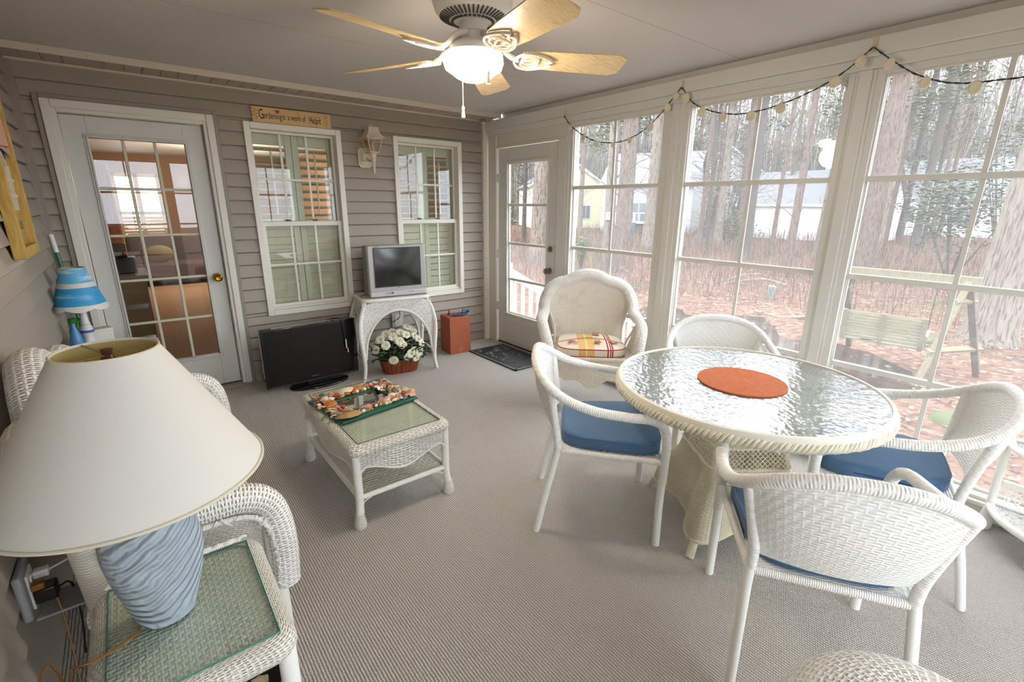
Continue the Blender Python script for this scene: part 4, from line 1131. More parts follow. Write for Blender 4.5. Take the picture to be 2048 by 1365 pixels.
# ================================================================== round glass table
TX,TY,TZ,TR=-1.025,-3.50,.725,.575
tb=thing('dining_table','round dining table with pebbled glass top and cream wicker pedestal','table',(TX,TY,0),.93)
g=G()
for ph in (0,2*PI/3,4*PI/3):
    pts=[]
    nn=420
    for i in range(nn):
        a=2*PI*i/nn;w_=58*a+ph
        r=TR-.012+.011*math.cos(w_);z=TZ-.030+.017*math.sin(2*w_*.5+ph*.0)
        pts.append((r*math.cos(a),r*math.sin(a),z))
    g.tube(pts,.010,7,closed=True,flat=.8)
obj('braided_edge',g,P('cream_braid','e4dcc6',.5,var=.1,vscale=14),tb)
g=G();n=96
g.grid([[(r*math.cos(2*PI*k/n),r*math.sin(2*PI*k/n),z) for k in range(n)] for r,z in ((TR-.025,TZ-.05),(TR-.002,TZ-.045),(TR-.002,TZ-.004),(TR-.008,TZ+.008),(TR-.022,TZ+.010),(TR-.026,TZ+.002))],cu=True)
obj('top_rim',g,P('cream_rim','e6e0d0',.45,var=.06),tb,angle=50)
def pebble(a):
    c=a.obj();n1=a.noise(c,22,2,.5)
    mp=a.n('Mapping');mp.inputs['Scale'].default_value=(1,1.5,1);mp.inputs['Rotation'].default_value=(0,0,.6);a.set(mp.inputs[0],c)
    n2=a.n('TexVoronoi');n2.inputs['Scale'].default_value=34;a.set(n2.inputs['Vector'],mp.outputs[0])
    return a.bump(a.m('MULTIPLY_ADD',n2.outputs[0],.5,n1),.30,.010)
pg=glass('pebbled_glass','c9dcd8',TGLOSS,haze=.36,hazecol='eef5f4',rough=.15,bumpn=pebble,fres=1.55)
g=G();g.grid([[(r*math.cos(2*PI*k/n),r*math.sin(2*PI*k/n),TZ+.004) for k in range(n)] for r in (.001,.2,.4,TR-.02)],cu=True,flip=True)
top=obj('glass_top',g,pg,tb,smooth=False)
# frame below: cross apron, square box pedestal then flared four lobed base
g=G()
def lobe(z,rw,lob,n=80,rot=PI/4):
    row=[]
    for k in range(n):
        a=2*PI*k/n
        c4=(math.cos(4*(a-rot))*.5+.5)
        r=rw*(1+.0)+lob*c4**2.2
        row.append((r*math.cos(a),r*math.sin(a),z))
    return row
def sqr(z,h,n=80,p=6):
    row=[]
    for k in range(n):
        a=2*PI*k/n;c_,s1=math.cos(a),math.sin(a);r=h*(abs(c_)**p+abs(s1)**p)**(-1/p);row.append((r*c_,r*s1,z))
    return row
def mixr(a,b,t): return [tuple(a[i][q]*(1-t)+b[i][q]*t for q in range(3)) for i in range(len(a))]
rows=[sqr(z,.175) for z in (.665,.60,.54,.48)]
obj('pedestal_box',G().grid(rows,cu=True),W_CREAM,tb,angle=60)
lower=[(.44,.165,.055,.0),(.38,.16,.075,0),(.31,.165,.105,0),(.24,.18,.135,0),(.17,.20,.155,0),(.11,.215,.165,0),(.075,.215,.165,0)]
lat=N('cream_lattice');s=lat.sep(lat.uv())
d1=lat.m('ABSOLUTE',lat.m('SINE',lat.m('MULTIPLY',lat.m('ADD',s[0],s[1]),PI/.024)));d2=lat.m('ABSOLUTE',lat.m('SINE',lat.m('MULTIPLY',lat.m('SUBTRACT',s[0],s[1]),PI/.024)))
hm=lat.m('MULTIPLY',lat.m('GREATER_THAN',d1,.34),lat.m('GREATER_THAN',d2,.34))
mx=lat.n('MixShader');lat.set(mx.inputs[0],hm);lat.set(mx.inputs[1],lat.bsdf(lin('d6c9a4'),.5));lat.set(mx.inputs[2],lat.n('BsdfTransparent').outputs[0]);lat=lat.done(mx.outputs[0])
R1=mixr(sqr(.48,.175),lobe(.48,.16,.05),.0)
obj('lattice_band',G().grid([mixr(sqr(.48,.175),lobe(.48,.165,.05),t)[:] if False else [(x*(1+.12*t),y*(1+.12*t),.48-.10*t) for x,y,z in mixr(sqr(.48,.175),lobe(.48,.17,.05),t)] for t in (0,.33,.66,1)],cu=True),lat,tb,angle=60)
last=[(x*1.12,y*1.12,.38) for x,y,z in lobe(.48,.17,.05)]
rows=[last]+[mixr(last,lobe(z,a_,b_),1) for z,a_,b_,_ in lower[2:]]
rows=[last,[( (p[0]*.55+q[0]*.45),(p[1]*.55+q[1]*.45),.345) for p,q in zip(last,lobe(.31,.165,.105))]]+rows[1:]
obj('flared_skirt',G().grid(rows,cu=True),W_CREAM,tb,angle=60)
g=G();g.tube(lobe(.075,.215,.165),.008,6,closed=True);g.tube(last,.007,6,closed=True);g.tube(sqr(.48,.178),.008,6,closed=True);g.tube(sqr(.665,.18),.014,8,closed=True);obj('binding',g,WRC,tb)
for k in range(4):
    a=PI/4+k*PI/2;ca,sa=math.cos(a),math.sin(a)
    g=G();g.tube(smoothpath([(ca*.20,sa*.20,.70),(ca*.21,sa*.21,.5),(ca*.25,sa*.25,.30),(ca*.34,sa*.34,.12),(ca*.40,sa*.40,.0)],5),.019,10);obj('leg',g,WRC,tb)
g=G()
for a in (0,PI/2):
    ca,sa=math.cos(a),math.sin(a);g.tube([(-ca*(TR-.03),-sa*(TR-.03),TZ-.03),(ca*(TR-.03),sa*(TR-.03),TZ-.03)],.014,8)
obj('top_brace',g,WRC,tb)
# placemat: coiled
pmm=N('orange_placemat');c=pmm.obj();s=pmm.sep(c)
r=pmm.m('SQRT',pmm.m('ADD',pmm.m('POWER',s[0],2.0),pmm.m('POWER',s[1],2.0)))
ring=pmm.m('ABSOLUTE',pmm.m('SINE',pmm.m('MULTIPLY',r,PI/.0062)))
pn=pmm.noise(c,70,3)
pmm=pmm.done(pmm.bsdf(pmm.mix(pn,lin('bb5d33'),lin('d98558')),.8,0,pmm.bump(ring,.7,.003),.2))
g=G();g.lathe([(0,0),(.19,0),(.192,.003),(.19,.006),(0,.006)],64);o=obj('placemat',g,pmm,None,(-1.03,-3.492,TZ+.0052));tag(o,'round orange coiled placemat in the middle of the glass table','placemat')

# ================================================================== arched wicker armchairs
def wicker_armchair(loc,rz,label,group):
    ch=thing('wicker_armchair',label,'armchair',loc,rz,group)
    half=[(0,-.335,.955),(.09,-.333,.940),(.17,-.325,.900),(.25,-.315,.880),(.325,-.29,.825),(.365,-.26,.73),(.372,-.20,.655),(.385,-.08,.630),(.385,.06,.625),(.375,.16,.605),(.355,.235,.55),(.335,.275,.47),(.318,.285,.39)]
    L=[(-x,y,z) for x,y,z in half[::-1]]+half[1:]
    sp=smoothpath(L,5);n_=len(sp)
    g=G();g.tube(sp,[.050 if abs(i-n_/2)<n_*.30 else .043 for i in range(n_)],16,flat=.85)
    obj('rolled_rim',g,WROLL,ch,angle=80)
    top=resample(smoothpath([(-.345,-.25,.70),(-.325,-.27,.80),(-.25,-.295,.85),(-.17,-.31,.87),(-.09,-.315,.91),(0,-.317,.925),(.09,-.315,.91),(.17,-.31,.87),(.25,-.295,.85),(.325,-.27,.80),(.345,-.25,.70)],6),31)
    bot=[Vector((-.27+.54*i/30,-.225-.02*(1-(-1+i/15)**2),.40)) for i in range(31)]
    rows=[]
    for k in range(13):
        t=k/12;rows.append([Vector((top[i].x*(1-t)+bot[i].x*t,(top[i].y*(1-t)+bot[i].y*t)-.02*math.sin(PI*t),top[i].z*(1-t)+bot[i].z*t)) for i in range(31)])
    g=G();g.grid(rows,thick=.010);obj('backrest',g,W_LOUNGE,ch,angle=60)
    for s_ in (-1,1):
        up=[Vector(p) for p in resample(smoothpath([(s_*.37,-.02,.60),(s_*.37,.08,.59),(s_*.352,.19,.56),(s_*.335,.25,.50),(s_*.315,.272,.42)],5),14)]
        lo=[Vector((s_*(.30+.008*i/13),-.06+.325*i/13,.375)) for i in range(14)]
        g=G();g.grid([[up[i].lerp(lo[i],k/5) for i in range(14)] for k in range(6)],thick=.008);obj('side_panel',g,W_LOUNGE,ch)
        g=G();g.tube(smoothpath([(s_*.37,-.02,.60),(s_*.345,-.055,.53),(s_*.31,-.075,.45),(s_*.30,-.10,.39)],5),.010,8);g.tube(smoothpath([(s_*.32,-.235,.64),(s_*.285,-.20,.54),(s_*.275,-.15,.44),(s_*.28,-.11,.40)],5),.010,8);obj('opening_trim',g,WRL,ch)
        g=G();g.tube([(s_*.30,.275,.44),(s_*.30,.278,.12),(s_*.302,.285,.0)],.022,12);lg=obj('leg',g,wrap('leg_wrap','e4e0d8',.0035,.25),ch)
        g=G();g.lathe([(0,0),(.028,0),(.031,.015),(.028,.05),(.023,.07),(0,.07)],14,s_*.302,.285);obj('foot_cuff',g,W_FINE,lg)
        g=G();g.tube([(s_*.28,-.24,.44),(s_*.28,-.26,.2),(s_*.282,-.29,.0)],.021,12);obj('leg',g,MC['leg_wrap'],ch)
    g=G();g.grid([[(-.30+.60*i/8,-.23+.51*k/6,.395) for i in range(9)] for k in range(7)],thick=.012);obj('seat',g,W_LOUNGE,ch)
    g=G();g.tube([(-.31,.285,.395),(.31,.285,.395)],.018,10);obj('seat_rail',g,WRL,ch)
    rows=[]
    for k in range(6):
        rows.append([(-.30+.60*j/24,.288,.385-(.115+.085*(math.cos(PI*(-1+j/12))*.5+.5)**1.3+.02*math.cos(3*PI*(-1+j/12)))*k/5) for j in range(25)])
    g=G();g.grid(rows,thick=.008);ap=obj('apron',g,W_LOUNGE,ch)
    g=G();g.tube(rows[-1],.007,6);obj('apron_braid',g,WRL,ap)
    return ch
LC=(-.375,-1.955,0);LR=math.radians(-90-18)-PI/2+0
wicker_armchair(LC,math.radians(138),'wicker armchair with a tall arched back and tulip cushion beside the porch door',None)
wst=thing('wicker_stool','round white wicker stool with a domed woven top at the bottom edge of the picture','stool',STOOL)
g=G();rows=[]
for (r_,z_) in ((.0,.555),(.06,.554),(.12,.549),(.17,.540),(.21,.527),(.24,.508),(.258,.482),(.264,.45),(.255,.41)):
    rows.append([(max(r_,.001)*math.cos(2*PI*k/64),max(r_,.001)*math.sin(2*PI*k/64),z_) for k in range(64)])
g.grid(rows,cu=True);obj('woven_top',g,weave('wicker_stool_weave','f0eee8',.026,.0105,hole=.34,strength=.8,dist=.006),wst,angle=80)
g=G();g.grid([[(r_*math.cos(2*PI*k/48),r_*math.sin(2*PI*k/48),z_) for k in range(48)] for r_,z_ in ((.255,.41),(.22,.30),(.21,.15),(.23,.03),(.235,.0))],cu=True);obj('woven_body',g,WROLL,wst,angle=80)
g=G();g.tube([(.257*math.cos(2*PI*k/48),.257*math.sin(2*PI*k/48),.41) for k in range(48)],.012,8,closed=True);obj('binding',g,WR,wst)
# tulip cushion
tul=N('tulip_fabric');c=tul.obj();s=tul.sep(c)
def band(x,c0,w): return tul.m('LESS_THAN',tul.m('ABSOLUTE',tul.m('SUBTRACT',x,c0)),w)
colr=lin('e2d9c6')
colr=tul.mix(band(s[0],.045,.060),colr,lin('dfb678'))
for x0,w_,cc in ((-.03,.006,'d9c75a'),(-.045,.004,'e8e2c0'),(.115,.005,'a52a3e'),(.135,.004,'a52a3e'),(.15,.005,'a52a3e')): colr=tul.mix(band(s[0],-x0,w_),colr,lin(cc))
for y0,w_,cc in ((-.03,.006,'b0303a'),(-.045,.004,'6d8a4a'),(-.06,.006,'dca05a'),(.205,.005,'a52a3e')): colr=tul.mix(band(s[1],-y0+.0,w_),colr,lin(cc))
tul=tul.done(tul.bsdf(colr,.85,0,tul.bump(tul.noise(c,200,2),.15,.002),.15))
tc=thing('tulip_cushion','cream seat cushion printed with tulips and red stripes on the arched armchair','seat cushion',(LC[0],LC[1],.402),math.radians(138))
g=pillow(.48,.55,.46,.075,puff=.5,sq=4);obj('cover',g,tul,tc,angle=60,loc=(0,.045,0))
for zf in (.012,.066):
    pts=[]
    for i in range(56):
        a=2*PI*i/56;c_,s1=math.cos(a),math.sin(a);r=(abs(c_)**4+abs(s1)**4)**(-.25);y=s1*r*.985*.23
        pts.append((c_*r*.985*(.48+.07*(y/.46+.5))/2,y+.045,zf))
    obj('red_piping',G().tube(pts,.0042,6,closed=True),P('tulip_piping','a8283c',.8),tc)
def motif(g,cx_,cy_,s_,z,kind=0):
    if kind==0:
        for a in (-.5,0,.5):
            M=Tr(cx_,cy_,z)@Rz(a);g.add([M@Vector(p) for p in ((-.006*s_,0,0),(.006*s_,0,0),(.010*s_,.022*s_,0.0003),(0,.036*s_,0),(-.010*s_,.022*s_,.0003))],[(0,1,2,3,4)])
    else:
        M=Tr(cx_,cy_,z);g.add([M@Vector(p) for p in ((-.001*s_,-.045*s_,0),(.001*s_,-.045*s_,0),(.001*s_,0,0),(-.001*s_,0,0))],[(0,1,2,3)])
        for d in (-1,1): g.add([M@Vector(p) for p in ((0,-.04*s_,0),(d*.016*s_,-.018*s_,0),(d*.010*s_,-.008*s_,0))],[(0,1,2)])
def topz(x,y):  # approx height of cushion crown
    r=max(abs(x)/.25,abs(y-.04)/.225);f=min(r,1)
    return .075*(1+.5*(1-f/.55*.5)) if f<.55 else .075*(1.25-.25*(f-.55)/.35)
g=G();g2=G();g3=G()
for (x,y,s_) in ((-.045,.15,1.5),(-.045,-.03,1.6)):
    motif(g,x,y,s_,topz(x,y)+.008,0);motif(g2,x,y,s_,topz(x,y)+.007,1)
for (x,y) in ((.14,.14),(.17,.16),(.12,.17),(.16,.12),(-.17,.15),(-.19,.13),(-.15,.13)): motif(g3,x,y,.85,topz(x,y)+.008,0)
for gg in (g,g2,g3): gg.xf(Tr(0,0,0)@Rz(PI),0) if False else None
obj('printed_tulips',g,P('tulip_red','c4503a',.8),tc,smooth=False);obj('printed_leaves',g2,P('leaf_print','5f7f3c',.8),tc,smooth=False);obj('printed_sprigs',g3,P('sprig_pink','b84a62',.8),tc,smooth=False)

# ================================================================== loveseat against the left wall
sf=thing('wicker_loveseat','white wicker loveseat with a thick wavy rolled back along the left siding wall','loveseat',(-3.20,-2.17,0),0)
y0,y1=-.72,.67     # local near / far ends
bx=-.27            # back line local x
pts=[(.285,y0+.03,.22),(.29,y0+.025,.40),(.265,y0+.03,.535),(.19,y0+.03,.590),(.05,y0+.03,.600),(-.12,y0+.03,.63),(-.22,y0+.06,.70),(bx,y0+.15,.80),(bx-.015,y0+.30,.84),(bx-.01,y0+.45,.815),(bx-.02,-.15,.91),(bx-.03,-.02,.96),(bx-.02,.11,.91),(bx-.01,y1-.42,.815),(bx-.015,y1-.28,.865),(bx,y1-.14,.84),(-.22,y1-.06,.72),(-.12,y1-.03,.63),(.05,y1-.03,.60),(.19,y1-.03,.59),(.265,y1-.03,.535),(.29,y1-.025,.40),(.285,y1-.03,.22)]
sp=smoothpath(pts,6)
nsp=len(sp)
g=G();g.tube(sp,[.048+.017*max(0,1-abs(i-nsp/2)/(nsp*.24))**.5 if abs(i-nsp/2)<nsp*.24 else .048 for i in range(nsp)],18);obj('rolled_back_and_arms',g,WROLL,sf,angle=80)
i0=min(range(nsp),key=lambda i:(sp[i]-Vector(pts[7])).length);i1=min(range(nsp),key=lambda i:(sp[i]-Vector(pts[15])).length)
top=resample(sp[i0:i1+1],40)
rows=[[Vector((bx+.045+.03*k/6,top[i].y*(1-k/6)+(y0+.10+(y1-y0-.2)*i/39)*k/6,top[i].z*(1-k/6)+.38*k/6)) for i in range(40)] for k in range(7)]
g=G();g.grid(rows,thick=.012);obj('backrest',g,W_SOFA,sf)
for yy,j0 in ((y0+.03,1),(y1-.03,-1)):
    tp=resample(smoothpath([(.262,yy,.26),(.265,yy,.40),(.24,yy,.515),(.18,yy,.56),(.05,yy,.57),(-.08,yy,.58),(-.16,yy,.60)],6),24)
    ins=-.022*j0*-1
    rows=[[Vector((tp[i].x*(1-k/6)+(.25-.41*i/23)*k/6,yy+j0*.012,tp[i].z*(1-k/6)+(.26)*k/6)) for i in range(24)] for k in range(7)]
    g=G();g.grid(rows,thick=.006);obj('arm_panel',g,W_FINE,sf)
    g=G();g.tube([Vector((p.x,yy-j0*.035,p.z-.018)) for p in tp],.009,8)
    rng=random.Random(2)
    for i in range(44):
        p=tp[min(23,int(i*24/44))];
        a=rng.uniform(0,2*PI);d=Vector((.018*math.cos(a),0,.018*math.sin(a)-.008))
        g.tube([Vector((p.x,yy-j0*.040,p.z-.014))-d*.6,Vector((p.x,yy-j0*.048,p.z-.016)),Vector((p.x+.004,yy-j0*.040,p.z-.018))+d],.003,5)
    obj('arm_braid',g,WR,sf)
g=G();g.box(-.24,.26,y0+.06,y1-.06,.30,.345);obj('seat_deck',g,W_SOFA,sf,bevel=.01)
rows=[[(.272,y0+.07+(y1-y0-.14)*j/36,.33-(.10+.05*math.cos(4*PI*j/36))*k/4) for j in range(37)] for k in range(5)]
g=G();g.grid(rows,thick=.008);obj('apron',g,W_SOFA,sf)
for sx_ in (.262,):
    for yy in (y0+.03,y1-.03):
        g=G();g.tube([(sx_,yy,.5),(sx_,yy,.1),(sx_,yy,.0)],.027,12);obj('leg',g,MC['leg_wrap'],sf)
for yy in (y0+.03,y1-.03): obj('rear_post',G().tube([(-.20,yy,.63),(-.185,yy,.35),(-.185,yy,.02)],.034,12),WRL,sf)
strip=N('red_stripe_fabric');c=strip.obj();s=strip.sep(c)
w1=strip.m('FRACT',strip.m('MULTIPLY',s[1],17.0));w2=strip.m('LESS_THAN',w1,.30);w3=strip.m('LESS_THAN',strip.m('ABSOLUTE',strip.m('SUBTRACT',w1,.62)),.07)
strip=strip.done(strip.bsdf(strip.mix(w3,strip.mix(w2,lin('e3dac8'),lin('b4263a')),lin('dca25a')),.85))
for k,(ya,lb) in enumerate(((-.33,'red and cream striped cushion at the near end of the loveseat behind the big lamp'),(.28,'red and cream striped cushion at the far end of the loveseat'))):
    o=thing('striped_cushion',lb,'seat cushion',(-3.20,-2.17+ya,.346),0,'striped loveseat cushions')
    g=pillow(.49,.49,.575,.10,puff=.25);obj('cover',g,strip,o,angle=60)
    g=G();g.tube([( .243*(1 if i<28 else 1)*math.cos(2*PI*i/56)*((abs(math.cos(2*PI*i/56))**5+abs(math.sin(2*PI*i/56))**5)**-.2),.285*math.sin(2*PI*i/56)*((abs(math.cos(2*PI*i/56))**5+abs(math.sin(2*PI*i/56))**5)**-.2),.094) for i in range(56)],.004,6,closed=True);obj('piping',g,P('red_piping','a3243a',.8),o)

# ================================================================== side table with big lamp
STX,STY,STZ=-3.19,-3.235,.55
st=thing('side_table','white wicker side table with green-tinted glass top under the big cream lamp','side table',(STX,STY,0))
hx,hy=.195,.235
g=G();rows=[[(x,y,STZ) for x,y in rr_poly(hx-.035,hy-.035,.012)]]
for k in range(10):
    a=PI/2-PI*k/9*.95;rows.append([(x,y,STZ-.035+.035*math.sin(a)) for x,y in rr_poly(hx-.035+.035*math.cos(a),hy-.035+.035*math.cos(a),.05)])
g.grid(rows,cu=True);obj('rolled_rim',g,weave('wicker_side','e3dfd3',.0135,.0065,hole=.32,strength=.9),st,angle=60)
g=G();g.grid([[(x,y,STZ-.007) for x in (-hx+.03,hx-.03)] for y in (-hy+.03,hy-.03)]);obj('woven_top',g,weave('wicker_side_top','e8eae0',.0125,.0115,hole=0,strength=1.0),st,smooth=False)
g=G();g.box(-hx+.037,hx-.037,-hy+.037,hy-.037,STZ-.001,STZ+.0045);obj('glass_insert',g,glass('aqua_glass','fafdfb',.03,haze=.04,hazecol='a9d0c4',fres=1.5),st,smooth=False)
g=G();g.tube([(hx-.037,hy-.037,STZ+.002),(-hx+.037,hy-.037,STZ+.002),(-hx+.037,-hy+.037,STZ+.002),(hx-.037,-hy+.037,STZ+.002)],.0024,6,closed=True);obj('glass_edge',g,P('glass_edge_teal','3f8577',.2),st)
g=G()
for k in range(60):
    a=k/60*2*(hx-.04)-hx+.04
    g.tube([(a-.01,hy-.03,STZ+.002),(a,hy-.022,STZ+.008+.003*math.sin(k*1.1)),(a+.012,hy-.012,STZ+.002)],.0035,5)
obj('loop_braid',g,WR,st)
for sx_ in (-1,1):
    for sy_ in (-1,1):
        g=G();g.tube([(sx_*(hx-.03),sy_*(hy-.03),STZ-.04),(sx_*(hx-.03),sy_*(hy-.03),.1),(sx_*(hx-.022),sy_*(hy-.022),.0)],.021,12);obj('leg',g,SMOOTHW,st)
g=G();g.grid([[(x,y,.20) for x in (-hx+.03,hx-.03)] for y in (-hy+.03,hy-.03)],thick=.01);obj('lower_shelf',g,W_TOP,st,smooth=False)
g=G()
for p,q in (((-1,-1),(1,-1)),((1,-1),(1,1)),((1,1),(-1,1)),((-1,1),(-1,-1))): g.tube([(p[0]*(hx-.03),p[1]*(hy-.03),.2),(q[0]*(hx-.03),q[1]*(hy-.03),.2)],.012,8)
obj('shelf_frame',g,WR,st)
bo=thing('shell_bowl','dark bowl of shells on the lower shelf of the side table','bowl',(STX+.06,STY-.02,.206))
g=G();g.lathe([(0,0),(.06,0),(.11,.05),(.135,.12),(.140,.125),(.135,.118),(.105,.05),(.05,.01),(0,.01)],32);obj('body',g,P('pewter','5a5a58',.35,.4),bo)
for k,(x,y,z,c_) in enumerate(((-.02,-.05,.06,4),(.05,-.02,.06,2),(-.06,.02,.06,8),(.0,.04,.065,5),(.02,-.08,.09,4),(.06,.05,.09,3))):
    gsh=shellgeo(.045,.045,.014,9)
    o=obj('bowl_shell',gsh,shc[c_],None,(STX+.06+x,STY-.02+y,.206+z),(.4,.2*k,k*1.1));tag(o,['rust-red scallop shell in the dark bowl','cream scallop shell in the dark bowl','tan scallop shell in the dark bowl','white scallop shell at the back of the dark bowl','reddish shell leaning on the bowl rim','grey shell against the far side of the dark bowl'][k],'shell')
LX,LY2=-3.232,-3.205
lp=thing('table_lamp','large lamp with a wide cream shade and carved grey-blue ceramic base','table lamp',(LX,LY2,STZ+.005))
cer=N('carved_ceramic');c=cer.obj()
mp=cer.n('Mapping');mp.inputs['Rotation'].default_value=(.7,.5,.3);cer.set(mp.inputs[0],c)
wv=cer.n('TexWave');wv.wave_type='RINGS';wv.inputs['Scale'].default_value=16;wv.inputs['Distortion'].default_value=5;wv.inputs['Detail'].default_value=2;wv.inputs['Detail Scale'].default_value=.9;cer.set(wv.inputs[0],mp.outputs[0])
nz=cer.noise(c,14,4,.6)
crk=cer.ramp(nz,[(.60,(0,0,0,1)),(.66,(1,1,1,1))])
colr=cer.mix(cer.m('MULTIPLY',crk,.18),cer.mix(nz,lin('a0adb7'),lin('b9c4cc')),lin('6b7983'))
cer=cer.done(cer.bsdf(colr,.55,0,cer.bump(cer.m('MULTIPLY_ADD',wv.outputs[1],1.0,nz),.85,.010),.3))
g=G();prof=[(0,0),(.050,0),(.056,.006),(.066,.04),(.078,.09),(.087,.15),(.090,.205),(.086,.25),(.072,.285),(.045,.31),(.02,.32),(0,.32)]
g.lathe(smooth2:=[(p.x,p.y) for p in smoothpath([(a,b,0) for a,b in prof],4)],48)
for i in range(len(g.v)):
    x,y,z=g.v[i];a=math.atan2(y,x);f=1+.05*math.sin(3*a+z*14)*math.sin(PI*min(z/.32,1));g.v[i]=(x*f*1.05,y*f*.97,z)
obj('ceramic_base',g,cer,lp,angle=80)
g=G();g.lathe([(0,.315),(.014,.32),(.010,.36),(.010,.42),(.016,.42),(.016,.48),(0,.48)],14);obj('stem',g,brass,lp)
g=G()
for s_ in (-1,1): g.tube(smoothpath([(s_*.015,0,.43),(s_*.055,0,.50),(s_*.05,0,.60),(0,0,.655)],5),.0018,6)
for a in (0,2*PI/3,4*PI/3): g.tube([(0,0,.655),(.083*math.cos(a),.083*math.sin(a),.665)],.0018,5)
obj('harp',g,P('harp_metal','b9a878',.3,.8),lp)
shm=N('lamp_shade_linen');c=shm.obj()
v=shm.n('TexNoise');v.inputs['Scale'].default_value=7;v.inputs['Detail'].default_value=1;shm.set(v.inputs[0],c)
spot=shm.ramp(v.outputs[0],[(.70,(0,0,0,1)),(.74,(1,1,1,1))])
colr=shm.mix(shm.m('MULTIPLY',spot,.25),lin('f3f1ea'),lin('e3d9b6'))
bs=shm.bsdf(colr,.8,0,shm.bump(shm.noise(c,500,2),.08,.001),.2)
tl=shm.n('BsdfTranslucent');tl.inputs[0].default_value=lin('efe6cf');mx=shm.n('MixShader');mx.inputs[0].default_value=.25;shm.set(mx.inputs[1],bs);shm.set(mx.inputs[2],tl.outputs[0]);shm=shm.done(mx.outputs[0])
g=G();SB,ST_=.372,.667
g.lathe([(.252,SB),(.088,ST_)],80)
shd=obj('lamp_shade',g,shm,lp)
g=G();g.lathe([(.0865,ST_-.002),(.2505,SB+.002)],80);obj('shade_lining',g,P('lining_yellow','c8b274',.8),shd)
g=G();g.tube([(.252*math.cos(2*PI*k/80),.252*math.sin(2*PI*k/80),SB+.003) for k in range(80)],.0035,6,closed=True);obj('shade_trim',g,P('trim_cream','dcd5bd',.7),shd);g=G();g.tube([(.088*math.cos(2*PI*k/60),.088*math.sin(2*PI*k/60),ST_-.002) for k in range(60)],.003,6,closed=True);obj('shade_trim',g,P('trim_cream','dcd5bd',.7),shd)
g=G();g.lathe([(0,.640),(.010,.640),(.013,.648),(.008,.655),(.011,.668),(.0,.670)],16);obj('finial',g,P('finial_brown','5a2f1c',.4),lp)
# cords and wall outlet by the left wall
gold=P('gold_cord','8a5a1c',.45)
g=G();g.tube(smoothpath([(LX-.05,LY2-.02,STZ+.009),(-3.30,-3.25,STZ+.009),(-3.36,-3.275,STZ+.010),(-3.395,-3.265,STZ+.005),(-3.42,-3.20,.50),(-3.44,-3.16,.42),(-3.47,-3.10,.46),(-3.49,-3.12,.42),(-3.50,-2.98,.15),(-3.49,-2.86,.06),(-3.49,-2.78,.20),(-3.50,-2.72,.38),(-3.53,-2.70,.42)],6),.0028,6)
o=obj('lamp_cord',g,gold);tag(o,'thin golden lamp cord running off the glass side table to the wall','cord')
ot=outlet('weather_outlet','open white weatherproof outlet box low on the left siding wall',Tr(XL+.015,-2.68,.42)@Rz(PI/2),P('grey_box','9a9c9a',.4))
g=G();g.box(-.06,.06,-.15,-.025,-.083,-.075);obj('cover_flap',g,MC['grey_box'],ot,bevel=.003)
pl=thing('white_plug','white power plug and cord plugged into the weatherproof outlet','plug',(-3.545,-2.66,.445))
g=G();g.box(0,.035,-.014,.014,-.012,.012);obj('body',g,MC['outlet_white'],pl,bevel=.004)
g=G();g.tube(smoothpath([(.03,0,0),(.09,.02,.01),(.17,.06,.04)],5),.003,6);obj('cable',g,MC['outlet_white'],pl)
pl=thing('black_plug','black power adapter plugged above the white plug','plug',(-3.545,-2.70,.40))
g=G();g.box(0,.05,-.024,.024,-.02,.025);obj('body',g,MC['black_plastic'],pl,bevel=.005)
g=G();g.tube(smoothpath([(.045,0,0),(.07,.05,-.03),(.06,.12,-.2),(.04,.14,-.37)],5),.003,6);obj('cable',g,MC['black_cord'],pl)
pl=thing('gold_plug','golden brown plug at the end of the lamp cord','plug',(-3.545,-2.72,.44))
g=G();g.box(0,.03,-.012,.012,-.01,.01);obj('body',g,gold,pl,bevel=.004)

# ================================================================== small table with sea lamp in the far corner
cr=thing('corner_table','small white table in the corner between left wall and glass door holding books','side table',(-3.32,-.60,0))
g=G();g.box(-.22,.20,-.26,.24,.555,.585);obj('tabletop',g,white,cr,bevel=.006)
for sx_ in (-1,1):
    for sy_ in (-1,1): g=G();g.box(sx_*.18-.02,sx_*.18+.02,sy_*.22-.02,sy_*.22+.02,0,.555);obj('leg',g,white,cr,bevel=.004)
g=G();g.box(-.19,.18,-.23,.22,.47,.555);obj('apron',g,white,cr,bevel=.003)
cov=N('book_cover_photo');c=cov.obj();v=cov.n('TexNoise');v.inputs['Scale'].default_value=9;v.inputs['Detail'].default_value=3;v.inputs['Distortion'].default_value=2;cov.set(v.inputs[0],c)
cov=cov.done(cov.bsdf(cov.ramp(v.outputs[0],[(.35,lin('2a4f7c')),(.46,lin('55626b')),(.52,lin('3a3c3c')),(.58,lin('c6c6c0')),(.66,lin('44525a'))]),.25))
def book(nm,label,x,y,z,w_,d_,h,mat,rz):
    b=thing('book',label,'book',(x,y,z),rz,'books stacked on the corner table')
    g=G();g.box(-w_/2,w_/2,-d_/2,d_/2,h-.003,h);g.box(-w_/2,w_/2,-d_/2,d_/2,0,.003);g.box(-w_/2,-w_/2+.003,-d_/2,d_/2,0,h);obj('cover',g,mat,b,bevel=.001)
    g=G();g.box(-w_/2+.003,w_/2-.004,-d_/2+.004,d_/2-.004,.003,h-.003);obj('pages',g,P('book_pages','d8d2c0',.8),b)
book('a','white-covered book at the bottom of the pile on the corner table',-3.24,-.62,.585,.27,.22,.022,white,.1)
book('b','book with an orange spine in the middle of the pile on the corner table',-3.25,-.62,.607,.28,.23,.018,P('orange_cover','c9702f',.5),-.05)
book('c','glossy blue and grey picture book on top of the pile on the corner table',-3.26,-.62,.625,.30,.24,.018,cov,.06)
SLX,SLY=-3.455,-.52
